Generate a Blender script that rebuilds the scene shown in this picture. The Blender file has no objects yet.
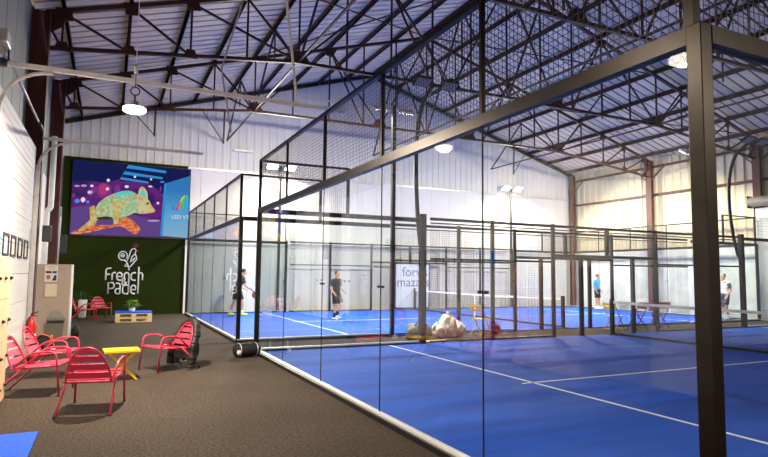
import bpy, bmesh, math, random
from math import sin, cos, pi, radians, sqrt
from mathutils import Vector, Matrix, Euler
random.seed(7)
C = bpy.context.scene.collection
S = bpy.context.scene

# ------------------------------------------------------------------ materials
def newmat(name):
    m = bpy.data.materials.new(name); m.use_nodes = True
    nt = m.node_tree
    for n in list(nt.nodes): nt.nodes.remove(n)
    out = nt.nodes.new('ShaderNodeOutputMaterial')
    return m, nt, out
def pbsdf(nt, out, col=(.5, .5, .5), rough=.5, metal=0., spec=.5):
    b = nt.nodes.new('ShaderNodeBsdfPrincipled')
    b.inputs['Base Color'].default_value = (*col, 1)
    b.inputs['Roughness'].default_value = rough
    b.inputs['Metallic'].default_value = metal
    b.inputs['Specular IOR Level'].default_value = spec
    nt.links.new(b.outputs[0], out.inputs['Surface'])
    return b
def solid(name, col, rough=.5, metal=0., spec=.5, var=0.06, scale=9., bump=0.):
    """a plain surface with slight mottling"""
    m, nt, out = newmat(name)
    b = pbsdf(nt, out, col, rough, metal, spec)
    tc = nt.nodes.new('ShaderNodeTexCoord')
    nz = nt.nodes.new('ShaderNodeTexNoise'); nz.inputs['Scale'].default_value = scale
    nz.inputs['Detail'].default_value = 4
    nt.links.new(tc.outputs['Object'], nz.inputs['Vector'])
    cr = nt.nodes.new('ShaderNodeValToRGB')
    cr.color_ramp.elements[0].position = .3; cr.color_ramp.elements[1].position = .7
    cr.color_ramp.elements[0].color = (*[max(0, c * (1 - var)) for c in col], 1)
    cr.color_ramp.elements[1].color = (*[min(1, c * (1 + var)) for c in col], 1)
    nt.links.new(nz.outputs['Fac'], cr.inputs['Fac'])
    nt.links.new(cr.outputs['Color'], b.inputs['Base Color'])
    if bump:
        bp = nt.nodes.new('ShaderNodeBump'); bp.inputs['Strength'].default_value = bump
        nt.links.new(nz.outputs['Fac'], bp.inputs['Height']); nt.links.new(bp.outputs[0], b.inputs['Normal'])
    return m
def emit(name, col, st):
    m, nt, out = newmat(name)
    e = nt.nodes.new('ShaderNodeEmission'); e.inputs[0].default_value = (*col, 1); e.inputs[1].default_value = st
    nt.links.new(e.outputs[0], out.inputs['Surface'])
    return m
def carpet_mat():
    m, nt, out = newmat('brown_speckled_carpet')
    b = pbsdf(nt, out, (.06, .05, .04), .95, 0, .2)
    tc = nt.nodes.new('ShaderNodeTexCoord')
    n1 = nt.nodes.new('ShaderNodeTexNoise'); n1.inputs['Scale'].default_value = 34; n1.inputs['Detail'].default_value = 5; n1.inputs['Roughness'].default_value = .8
    n2 = nt.nodes.new('ShaderNodeTexNoise'); n2.inputs['Scale'].default_value = .7; n2.inputs['Detail'].default_value = 4
    for n in (n1, n2): nt.links.new(tc.outputs['Object'], n.inputs['Vector'])
    cr = nt.nodes.new('ShaderNodeValToRGB'); e = cr.color_ramp.elements
    e[0].position = .36; e[0].color = (.009, .0066, .005, 1); e[1].position = .68; e[1].color = (.108, .079, .059, 1)
    nt.links.new(n1.outputs['Fac'], cr.inputs['Fac'])
    mx = nt.nodes.new('ShaderNodeMixRGB'); mx.blend_type = 'MULTIPLY'; mx.inputs[0].default_value = .5
    c2 = nt.nodes.new('ShaderNodeValToRGB'); e = c2.color_ramp.elements
    e[0].position = .3; e[0].color = (.55, .55, .55, 1); e[1].position = .7; e[1].color = (1.1, 1.1, 1.1, 1)
    nt.links.new(n2.outputs['Fac'], c2.inputs['Fac'])
    nt.links.new(cr.outputs[0], mx.inputs[1]); nt.links.new(c2.outputs[0], mx.inputs[2]); nt.links.new(mx.outputs[0], b.inputs['Base Color'])
    bp = nt.nodes.new('ShaderNodeBump'); bp.inputs['Strength'].default_value = .7; bp.inputs['Distance'].default_value = .02
    nt.links.new(n1.outputs['Fac'], bp.inputs['Height']); nt.links.new(bp.outputs[0], b.inputs['Normal'])
    return m
def turf_mat():
    m, nt, out = newmat('blue_sanded_turf')
    b = pbsdf(nt, out, (.01, .06, .5), .75, 0, .25)
    tc = nt.nodes.new('ShaderNodeTexCoord')
    mp = nt.nodes.new('ShaderNodeMapping'); mp.inputs['Scale'].default_value = (.35, 2.2, 1); mp.inputs['Rotation'].default_value = (0, 0, .5)
    nt.links.new(tc.outputs['Object'], mp.inputs['Vector'])
    n1 = nt.nodes.new('ShaderNodeTexNoise'); n1.inputs['Scale'].default_value = 1.2; n1.inputs['Detail'].default_value = 6
    n2 = nt.nodes.new('ShaderNodeTexNoise'); n2.inputs['Scale'].default_value = 90; n2.inputs['Detail'].default_value = 3
    nt.links.new(mp.outputs[0], n1.inputs['Vector']); nt.links.new(tc.outputs['Object'], n2.inputs['Vector'])
    cr = nt.nodes.new('ShaderNodeValToRGB'); e = cr.color_ramp.elements
    e[0].position = .3; e[0].color = (.002, .064, .47, 1); e[1].position = .72; e[1].color = (.006, .108, .70, 1)
    nt.links.new(n1.outputs['Fac'], cr.inputs['Fac'])
    mx = nt.nodes.new('ShaderNodeMixRGB'); mx.blend_type = 'MULTIPLY'; mx.inputs[0].default_value = .5
    c2 = nt.nodes.new('ShaderNodeValToRGB'); e = c2.color_ramp.elements
    e[0].position = .3; e[0].color = (.6, .6, .65, 1); e[1].position = .7; e[1].color = (1.15, 1.15, 1.1, 1)
    nt.links.new(n2.outputs['Fac'], c2.inputs['Fac'])
    nt.links.new(cr.outputs[0], mx.inputs[1]); nt.links.new(c2.outputs[0], mx.inputs[2]); nt.links.new(mx.outputs[0], b.inputs['Base Color'])
    bp = nt.nodes.new('ShaderNodeBump'); bp.inputs['Strength'].default_value = .4; bp.inputs['Distance'].default_value = .01
    nt.links.new(n2.outputs['Fac'], bp.inputs['Height']); nt.links.new(bp.outputs[0], b.inputs['Normal'])
    return m
def glass_mat():
    m, nt, out = newmat('clear_toughened_glass')
    g = nt.nodes.new('ShaderNodeNewGeometry')
    d = nt.nodes.new('ShaderNodeVectorMath'); d.operation = 'DOT_PRODUCT'
    nt.links.new(g.outputs['Incoming'], d.inputs[0]); nt.links.new(g.outputs['Normal'], d.inputs[1])
    def mth(op, a, bv=None):
        n = nt.nodes.new('ShaderNodeMath'); n.operation = op
        nt.links.new(a, n.inputs[0])
        if bv is not None: n.inputs[1].default_value = bv
        return n.outputs[0]
    v = mth('ABSOLUTE', d.outputs['Value'])
    inv = nt.nodes.new('ShaderNodeMath'); inv.operation = 'SUBTRACT'; inv.inputs[0].default_value = 1.; nt.links.new(v, inv.inputs[1])
    p5 = mth('POWER', inv.outputs[0], 5.)
    f = mth('MULTIPLY', p5, .94)
    f = mth('ADD', f, .026)
    t = nt.nodes.new('ShaderNodeBsdfTransparent'); t.inputs[0].default_value = (.955, .975, .97, 1)
    gl = nt.nodes.new('ShaderNodeBsdfGlossy'); gl.inputs['Roughness'].default_value = .0; gl.inputs[0].default_value = (1, 1, 1, 1)
    mx = nt.nodes.new('ShaderNodeMixShader')
    nt.links.new(f, mx.inputs[0]); nt.links.new(t.outputs[0], mx.inputs[1]); nt.links.new(gl.outputs[0], mx.inputs[2])
    nt.links.new(mx.outputs[0], out.inputs['Surface'])
    return m
def crumpled_mat(name, col, col2):
    m, nt, out = newmat(name)
    b = pbsdf(nt, out, col, .7)
    tc = nt.nodes.new('ShaderNodeTexCoord')
    v = nt.nodes.new('ShaderNodeTexVoronoi'); v.feature = 'DISTANCE_TO_EDGE'; v.inputs['Scale'].default_value = 1.6
    n = nt.nodes.new('ShaderNodeTexNoise'); n.inputs['Scale'].default_value = 2.5; n.inputs['Detail'].default_value = 6
    nt.links.new(tc.outputs['Object'], n.inputs['Vector'])
    mxv = nt.nodes.new('ShaderNodeMixRGB'); mxv.inputs[0].default_value = .25
    nt.links.new(tc.outputs['Object'], mxv.inputs[1]); nt.links.new(n.outputs['Color'], mxv.inputs[2])
    nt.links.new(mxv.outputs[0], v.inputs['Vector'])
    cr = nt.nodes.new('ShaderNodeValToRGB'); e = cr.color_ramp.elements
    e[0].position = .3; e[0].color = (*col2, 1); e[1].position = .6; e[1].color = (*col, 1)
    nt.links.new(n.outputs['Fac'], cr.inputs['Fac']); nt.links.new(cr.outputs[0], b.inputs['Base Color'])
    bp = nt.nodes.new('ShaderNodeBump'); bp.inputs['Strength'].default_value = .6; bp.inputs['Distance'].default_value = .08
    nt.links.new(v.outputs['Distance'], bp.inputs['Height']); nt.links.new(bp.outputs[0], b.inputs['Normal'])
    return m
def wood_mat(name, a, bcol, scale=(1, 12, 12)):
    m, nt, out = newmat(name)
    b = pbsdf(nt, out, a, .55)
    tc = nt.nodes.new('ShaderNodeTexCoord'); mp = nt.nodes.new('ShaderNodeMapping'); mp.inputs['Scale'].default_value = scale
    n = nt.nodes.new('ShaderNodeTexNoise'); n.inputs['Scale'].default_value = 4; n.inputs['Detail'].default_value = 6
    nt.links.new(tc.outputs['Object'], mp.inputs[0]); nt.links.new(mp.outputs[0], n.inputs['Vector'])
    cr = nt.nodes.new('ShaderNodeValToRGB'); e = cr.color_ramp.elements
    e[0].position = .3; e[0].color = (*a, 1); e[1].position = .7; e[1].color = (*bcol, 1)
    nt.links.new(n.outputs['Fac'], cr.inputs['Fac']); nt.links.new(cr.outputs[0], b.inputs['Base Color'])
    return m
def ramp_emit(name, stops, scale, st, kind='noise', detail=3., vec=(1, 1, 1)):
    m, nt, out = newmat(name)
    e = nt.nodes.new('ShaderNodeEmission'); e.inputs[1].default_value = st
    tc = nt.nodes.new('ShaderNodeTexCoord'); mp = nt.nodes.new('ShaderNodeMapping'); mp.inputs['Scale'].default_value = vec
    nt.links.new(tc.outputs['Object'], mp.inputs[0])
    if kind == 'noise':
        n = nt.nodes.new('ShaderNodeTexNoise'); n.inputs['Scale'].default_value = scale; n.inputs['Detail'].default_value = detail
        nt.links.new(mp.outputs[0], n.inputs['Vector']); o = n.outputs['Fac']
    else:
        sx = nt.nodes.new('ShaderNodeSeparateXYZ'); nt.links.new(mp.outputs[0], sx.inputs[0]); o = sx.outputs['X' if kind == 'x' else 'Z']
    cr = nt.nodes.new('ShaderNodeValToRGB')
    while len(cr.color_ramp.elements) < len(stops): cr.color_ramp.elements.new(.5)
    for el, (p, c) in zip(cr.color_ramp.elements, stops): el.position = p; el.color = (*c, 1)
    nt.links.new(o, cr.inputs['Fac']); nt.links.new(cr.outputs[0], e.inputs[0]); nt.links.new(e.outputs[0], out.inputs['Surface'])
    return m

M = dict(
    carpet=carpet_mat(), turf=turf_mat(), glass=glass_mat(),
    line=solid('white_court_line', (.80, .82, .86), .7),
    black=solid('black_powder_coat', (.006, .006, .007), .42, 0, .5, .15),
    steel_frame=solid('dark_satin_frame_metal', (.034, .030, .027), .35, 1., .5, .1),
    wire=solid('dark_welded_wire', (.05, .05, .055), .4, .4),
    galv=solid('galvanised_steel', (.55, .56, .56), .38, .6, .5, .08),
    alu=solid('pale_aluminium_channel', (.72, .72, .70), .35, .3),
    redsteel=solid('oxide_red_painted_steel', (.050, .012, .010), .5, 0, .4, .2, 3),
    redsteel2=solid('faded_red_painted_column', (.11, .026, .022), .5, 0, .4, .2, 3),
    deck=solid('lavender_grey_roof_deck', (.86, .715, .53), .55, .0, .4, .08, .8),
    whitesheet=solid('white_wall_cladding', (.80, .775, .72), .5, 0, .4, .03, .6),
    whitepanel=solid('white_insulated_panel', (.82, .79, .73), .5, 0, .4, .03, 1.),
    cream=solid('cream_wall_cladding', (.72, .64, .43), .5, 0, .4, .05, .7),
    greensheet=solid('shaded_grey_green_sheet', (.30, .32, .285), .5, 0, .4, .08, 1.),  # grey-green sheet tone, darkened so the colour holds the shade above the lamps
    tarp=crumpled_mat('pale_grey_crumpled_tarp', (.70, .68, .64), (.58, .565, .53)),
    grass=solid('dark_green_artificial_grass', (.020, .032, .004), .95, 0, .1, .5, 60, .6),
    redchair=solid('raspberry_red_painted_metal', (.50, .030, .075), .38, 0, .5, .05),
    yellow=solid('yellow_painted_metal', (.75, .46, .01), .4, 0, .5, .05),
    white=solid('white_paint', (.82, .82, .80), .5),
    logo=solid('white_logo_foam', (.85, .85, .84), .5),
    comb=solid('dark_red_comb_paint', (.16, .02, .02), .6),
    taupe=solid('taupe_laminate', (.47, .37, .29), .55, 0, .4, .04),
    birch=wood_mat('pale_birch_locker_wood', (.62, .37, .20), (.74, .47, .28), (10, 10, 1)),
    pallet=wood_mat('pale_pallet_pine', (.60, .42, .20), (.74, .56, .30), (1, 12, 12)),
    bluecloth=solid('blue_turf_offcut', (.03, .10, .62), .9, 0, .1, .2, 40),
    greyplast=solid('grey_plastic_bin', (.20, .175, .15), .45),
    dkplast=solid('black_plastic', (.015, .015, .016), .45),
    dkfab=solid('black_quilted_nylon', (.008, .007, .006), .55, 0, .5, .4, 30, .3),
    dkfab2=solid('charcoal_bag_fabric', (.013, .013, .014), .75, 0, .3, .3, 30, .3),
    redpaint=solid('fire_red_paint', (.62, .02, .015), .3),
    bagcream=crumpled_mat('cream_plastic_bag', (.88, .82, .74), (.80, .72, .64)),
    baggrey=crumpled_mat('taupe_fabric_bag', (.20, .17, .15), (.13, .11, .10)),
    leaf=solid('fresh_green_leaf', (.14, .30, .03), .5, 0, .4, .4, 20),
    leafdk=solid('dark_green_frond', (.025, .06, .015), .5, 0, .4, .4, 20),
    pot=solid('white_ceramic_pot', (.78, .78, .76), .3),
    winpane=solid('grey_acrylic_window', (.33, .33, .34), .15, 0, .6),
    skin=solid('skin', (.52, .27, .18), .5, 0, .4, .06),
    hairdk=solid('dark_brown_hair', (.018, .011, .008), .6),
    hairbr=solid('brown_hair', (.06, .03, .017), .6),
    navy=solid('navy_sport_cloth', (.022, .026, .045), .8),
    blackcl=solid('black_sport_cloth', (.012, .012, .014), .8),
    bluetee=solid('bright_blue_tshirt', (.02, .34, .70), .8),
    whitecl=solid('white_cotton', (.78, .76, .75), .8),
    greycl=solid('dark_grey_sleeve', (.05, .05, .055), .8),
    denim=solid('slate_blue_shorts', (.05, .065, .11), .85),
    neon=solid('neon_yellow_shoe', (.55, .60, .06), .5),
    orange=solid('orange_plastic', (.75, .16, .03), .5),
    paper=solid('white_paper', (.80, .76, .70), .8),
    paperdk=solid('dark_print', (.05, .05, .07), .8),
    paperred=solid('red_print', (.6, .15, .08), .8),
    papernavy=solid('navy_print', (.04, .05, .12), .8),
    beigepaper=solid('cream_paper', (.78, .66, .50), .8),
    bluesign=solid('blue_sign', (.03, .25, .72), .5),
    banner=solid('white_banner_vinyl', (.80, .81, .84), .5),
    bannertxt=solid('blue_grey_banner_print', (.10, .12, .30), .5),
    bannertxt2=solid('deep_blue_banner_print', (.02, .03, .42), .5),
    ball=solid('yellow_felt_ball', (.6, .7, .08), .8),
    board=wood_mat('yellow_plywood', (.62, .42, .14), (.70, .50, .20)),
    darkred=solid('dark_red_fabric', (.22, .012, .02), .8),
    nettape=solid('white_net_tape', (.82, .82, .84), .7),
    lens=emit('lit_flood_lens', (1., .98, .92), 30.),
    lens2=emit('lit_pendant_lens', (1., .90, .72), 14.),
)

# ------------------------------------------------------------------ mesh builder
class MB:
    def __init__(s): s.v = []; s.f = []; s.sm = []
    def add(s, vs, fs, smooth=False):
        n = len(s.v); s.v += [tuple(v) for v in vs]; s.f += [tuple(i + n for i in f) for f in fs]; s.sm += [smooth] * len(fs)
    def box(s, x0, x1, y0, y1, z0, z1):
        s.add([(x0, y0, z0), (x1, y0, z0), (x1, y1, z0), (x0, y1, z0), (x0, y0, z1), (x1, y0, z1), (x1, y1, z1), (x0, y1, z1)],
              [(0, 3, 2, 1), (4, 5, 6, 7), (0, 1, 5, 4), (1, 2, 6, 5), (2, 3, 7, 6), (3, 0, 4, 7)]); return s
    def bbox(s, x0, x1, y0, y1, z0, z1, b=.01):
        """box with chamfered edges"""
        bm = bmesh.new(); bmesh.ops.create_cube(bm, size=1)
        for v in bm.verts: v.co = Vector(((x0 + x1) / 2 + v.co.x * (x1 - x0), (y0 + y1) / 2 + v.co.y * (y1 - y0), (z0 + z1) / 2 + v.co.z * (z1 - z0)))
        bmesh.ops.bevel(bm, geom=bm.edges[:], offset=b, segments=2, affect='EDGES', profile=.6)
        s.bm(bm); return s
    def bm(s, bm, smooth=False):
        bm.verts.index_update()
        s.add([v.co[:] for v in bm.verts], [tuple(v.index for v in f.verts) for f in bm.faces], smooth); bm.free(); return s
    def bar(s, a, b, w, h=None, up=(0, 0, 1)):
        """rectangular bar from a to b: w across, h along up"""
        h = h or w; a = Vector(a); b = Vector(b); d = (b - a).normalized(); u = Vector(up)
        if abs(d.dot(u)) > .98: u = Vector((0, 1, 0))
        r = d.cross(u).normalized(); u = r.cross(d).normalized()
        vs = []
        for p in (a, b):
            for (i, j) in ((-1, -1), (1, -1), (1, 1), (-1, 1)): vs.append(p + r * i * w / 2 + u * j * h / 2)
        s.add(vs, [(0, 3, 2, 1), (4, 5, 6, 7), (0, 1, 5, 4), (1, 2, 6, 5), (2, 3, 7, 6), (3, 0, 4, 7)]); return s
    def tube(s, pts, r, n=8, caps=True, scl=None, closed=False):
        """round tube through pts; r number or list"""
        P = [Vector(p) for p in pts]; k = len(P); R = r if isinstance(r, (list, tuple)) else [r] * k
        T = []
        for i in range(k):
            if closed: t = P[(i + 1) % k] - P[i - 1]
            else: t = P[min(i + 1, k - 1)] - P[max(i - 1, 0)]
            T.append(t.normalized() if t.length > 1e-9 else Vector((0, 0, 1)))
        u = T[0].orthogonal().normalized(); vs = []; fs = []
        for i in range(k):
            u = (u - T[i] * u.dot(T[i]))
            u = u.normalized() if u.length > 1e-6 else T[i].orthogonal().normalized()
            w = T[i].cross(u)
            for j in range(n):
                a = 2 * pi * j / n; o = (u * cos(a) + w * sin(a)) * R[i]
                if scl: o = Vector((o.x * scl[0], o.y * scl[1], o.z * scl[2]))
                vs.append(P[i] + o)
        m = k if closed else k - 1
        for i in range(m):
            i2 = (i + 1) % k
            for j in range(n): fs.append((i * n + j, i * n + (j + 1) % n, i2 * n + (j + 1) % n, i2 * n + j))
        if caps and not closed: fs += [tuple(range(n - 1, -1, -1)), tuple((k - 1) * n + j for j in range(n))]
        s.add(vs, fs, True); return s
    def lathe(s, prof, c=(0, 0, 0), n=24, scl=(1, 1)):
        vs = []; fs = []; k = len(prof)
        for (r, z) in prof:
            for j in range(n):
                a = 2 * pi * j / n; vs.append((c[0] + r * cos(a) * scl[0], c[1] + r * sin(a) * scl[1], c[2] + z))
        for i in range(k - 1):
            for j in range(n): fs.append((i * n + j, i * n + (j + 1) % n, (i + 1) * n + (j + 1) % n, (i + 1) * n + j))
        fs += [tuple(range(n - 1, -1, -1)), tuple((k - 1) * n + j for j in range(n))]
        s.add(vs, fs, True); return s
    def ell(s, c, r, n=16, m=10, rot=None):
        vs = []; fs = []
        for i in range(m + 1):
            t = pi * i / m
            for j in range(n):
                a = 2 * pi * j / n; v = Vector((r[0] * sin(t) * cos(a), r[1] * sin(t) * sin(a), r[2] * cos(t)))
                if rot: v = rot @ v
                vs.append(v + Vector(c))
        for i in range(m):
            for j in range(n): fs.append((i * n + j, (i + 1) * n + j, (i + 1) * n + (j + 1) % n, i * n + (j + 1) % n))
        s.add(vs, fs, True); return s
    def prism(s, poly, mapf, d):
        """extrude a 2D outline: mapf(u,v,w) -> point, w from 0 to d"""
        n = len(poly); vs = [mapf(u, v, 0) for u, v in poly] + [mapf(u, v, d) for u, v in poly]
        fs = [tuple(range(n - 1, -1, -1)), tuple(range(n, 2 * n))] + [(i, (i + 1) % n, n + (i + 1) % n, n + i) for i in range(n)]
        s.add(vs, fs); return s
    def xf(s, Mx):
        s.v = [tuple(Mx @ Vector(v)) for v in s.v]; return s
    def build(s, name, mat, parent=None, org=None):
        me = bpy.data.meshes.new(name)
        o3 = Vector(org) if org is not None else Vector((0, 0, 0))
        vs = [(v[0] - o3.x, v[1] - o3.y, v[2] - o3.z) for v in s.v] if org is not None else s.v
        me.from_pydata(vs, [], s.f); me.polygons.foreach_set('use_smooth', s.sm); me.update()
        bm = bmesh.new(); bm.from_mesh(me)
        bmesh.ops.dissolve_degenerate(bm, edges=bm.edges[:], dist=1e-6)
        bmesh.ops.recalc_face_normals(bm, faces=bm.faces[:]); bm.to_mesh(me); bm.free()
        me.materials.append(mat)
        o = bpy.data.objects.new(name, me); C.objects.link(o)
        if parent is not None: o.parent = parent
        elif org is not None: o.location = o3
        return o
def tag(o, label, cat, group=None):
    o['label'] = label; o['category'] = cat
    if group: o['group'] = group
    return o
def thing(name, label, cat, loc=(0, 0, 0), rz=0., group=None):
    o = bpy.data.objects.new(name, None); C.objects.link(o); o.location = loc; o.rotation_euler = (0, 0, rz)
    o.empty_display_size = .2
    return tag(o, label, cat, group)
def struct(o): o['kind'] = 'structure'; return o
def copy_tree(o, parent=None):
    c = o.copy(); C.objects.link(c)
    if parent is not None: c.parent = parent
    for ch in list(o.children): copy_tree(ch, c)
    return c
def rounded(pts, r=.06, n=5):
    """round the corners of a polyline"""
    P = [Vector(p) for p in pts]; out = [P[0]]
    for i in range(1, len(P) - 1):
        a = P[i - 1] - P[i]; b = P[i + 1] - P[i]; q = min(r, a.length * .45, b.length * .45)
        p0 = P[i] + a.normalized() * q; p2 = P[i] + b.normalized() * q
        for k in range(n + 1):
            t = k / n; out.append(p0 * (1 - t) ** 2 + P[i] * 2 * t * (1 - t) + p2 * t * t)
    out.append(P[-1]); return out
def bez(pts, n=8):
    """Catmull-Rom through pts"""
    P = [Vector(p) for p in pts]; out = []
    for i in range(len(P) - 1):
        p0 = P[max(i - 1, 0)]; p1 = P[i]; p2 = P[i + 1]; p3 = P[min(i + 2, len(P) - 1)]
        for k in range(n):
            t = k / n
            out.append(.5 * ((2 * p1) + (p2 - p0) * t + (2 * p0 - 5 * p1 + 4 * p2 - p3) * t * t + (3 * p1 - p0 - 3 * p2 + p3) * t ** 3))
    out.append(P[-1]); return out

# ------------------------------------------------------------------ hall shell
XL, XR, YF, YB = -4.55, 20.65, -7., 22.35
XM = 8.05; SL = .302; ZE = 7.3
def roofz(x): return ZE + SL * ((x - XL) if x < XM else (XR - x))
struct(MB().box(XL - .2, XR + .2, YF - .2, YB + .2, -.2, 0).build('floor', M['carpet']))
def corrugated(axis, u0, u1, z0, z1f, base, depth, pitch, sign, zf=None):
    """ribbed sheet, ribs vertical. axis 'x': runs along x at y=base; 'y': along y at x=base"""
    mb = MB(); prof = []; u = u0
    while u < u1 - 1e-6:
        for (du, d) in ((0, 0), (pitch * .62, 0), (pitch * .70, depth), (pitch * .92, depth)):
            if u + du < u1: prof.append((u + du, d))
        u += pitch
    prof.append((u1, 0))
    vs = []; fs = []
    for (u, d) in prof:
        zz = z1f(u)
        for z in (z0, zz):
            vs.append((u, base + sign * d, z) if axis == 'x' else (base + sign * d, u, z))
    for i in range(len(prof) - 1): fs.append((2 * i, 2 * i + 2, 2 * i + 3, 2 * i + 1))
    mb.add(vs, fs)
    return mb
# gable wall at the back: solid wall with ribbed upper cladding
gw = MB()
gw.prism([(XL, 0), (XR, 0), (XR, ZE + .05), (XM, roofz(XM) + .05), (XL, ZE + .05)], lambda u, v, w: (u, YB + .02 + w, v), .2)
wall_back = struct(gw.build('wall_back', M['whitesheet']))
cl = corrugated('x', XL, XR, 5.95, lambda u: roofz(u) + .02, YB + .015, .035, .33, -1)
c = cl.build('ribbed_cladding', M['whitesheet'], wall_back)
lw = MB()
x = XL
while x < XR - .2:
    lw.box(x + .006, min(x + 1.0, XR) - .006, YB - .012, YB + .03, 0, 5.86); x += 1.0
lw.build('wall_panels', M['whitepanel'], wall_back)
struct(MB().box(XL, XR, YB - .09, YB, 5.86, 5.95).build('trim_1', M['alu']))
# raking edge beam along the gable
eb = MB(); eb.bar((XL, YB - .1, ZE - .06), (XM, YB - .1, roofz(XM) - .06), .12, .14); eb.bar((XM, YB - .1, roofz(XM) - .06), (XR, YB - .1, ZE - .06), .12, .14)
struct(eb.build('trim_2', M['black']))
# right wall: cream ribbed sheet above, tarp below
wr = struct(MB().box(XR, XR + .2, YF, YB + .2, 0, ZE + .1).build('wall_right', M['cream']))
corrugated('y', YF, YB, 3.02, lambda u: ZE, XR - .01, .05, .42, -1).build('ribbed_cladding', M['cream'], wr)
tp = MB(); vs = []; fs = []; ny, nz = 120, 14
for i in range(ny + 1):
    for j in range(nz + 1):
        y = 9 + (YB - 9) * i / ny; z = 3.02 * j / nz
        vs.append((XR - .10 - .03 * sin(y * 3.1 + z * 1.7) * sin(z * 2.3 + y) - .015 * sin(y * 9.7 - z * 4), y, z))
for i in range(ny):
    for j in range(nz): a = i * (nz + 1) + j; fs.append((a, a + 1, a + nz + 2, a + nz + 1))
tp.add(vs, fs, True); tp.build('tarp_lining', M['tarp'], wr)
for k, z in enumerate((5.58, 6.93)):
    struct(MB().box(XR - .16, XR - .05, YF, YB, z - .05, z + .05).build('trim_%d' % (3 + k), M['redsteel2']))
struct(MB().box(XR - .13, XR - .06, YF, YB, 3.0, 3.05).build('trim_5', M['galv']))
# left wall and front wall
wl = struct(MB().box(XL - .2, XL, YF, YB + .2, 0, ZE + .1).build('wall_left', M['whitepanel']))
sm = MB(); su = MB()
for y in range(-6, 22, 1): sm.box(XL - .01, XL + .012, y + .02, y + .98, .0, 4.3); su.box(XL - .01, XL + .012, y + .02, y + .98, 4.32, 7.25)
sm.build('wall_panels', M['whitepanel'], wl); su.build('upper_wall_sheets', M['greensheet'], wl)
struct(MB().prism([(XL, 0), (XR, 0), (XR, ZE + .05), (XM, roofz(XM) + .05), (XL, ZE + .05)], lambda u, v, w: (u, YF - w, v), .2).build('wall_front', M['whitepanel']))
# roof deck: ribs run up the slope
def deck(x0, x1):
    mb = MB(); prof = []; y = YF; p = .38
    while y < YB + .1:
        prof += [(y, 0), (y + p * .80, 0), (y + p * .81, .08), (y + p * .99, .08)]; y += p
    vs = []; fs = []
    for (y, d) in prof:
        for x in (x0, x1): vs.append((x, y, roofz(x) + .07 + d))
    for i in range(len(prof) - 1): fs.append((2 * i, 2 * i + 2, 2 * i + 3, 2 * i + 1))
    mb.add(vs, fs); return mb
dk = deck(XL - .1, XM); d2 = deck(XM, XR + .1); dk.add(d2.v, d2.f)
ceil = struct(dk.build('ceiling', M['deck']))
jm = MB(); y = YF
while y < YB:
    for (a, b) in ((XL - .1, XM), (XM, XR + .1)): jm.bar((a, y + .38 * .90, roofz(a) + .10), (b, y + .38 * .90, roofz(b) + .10), .06, .02)
    y += .38
jm.build('sheet_joints', M['dkplast'], ceil)

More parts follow.
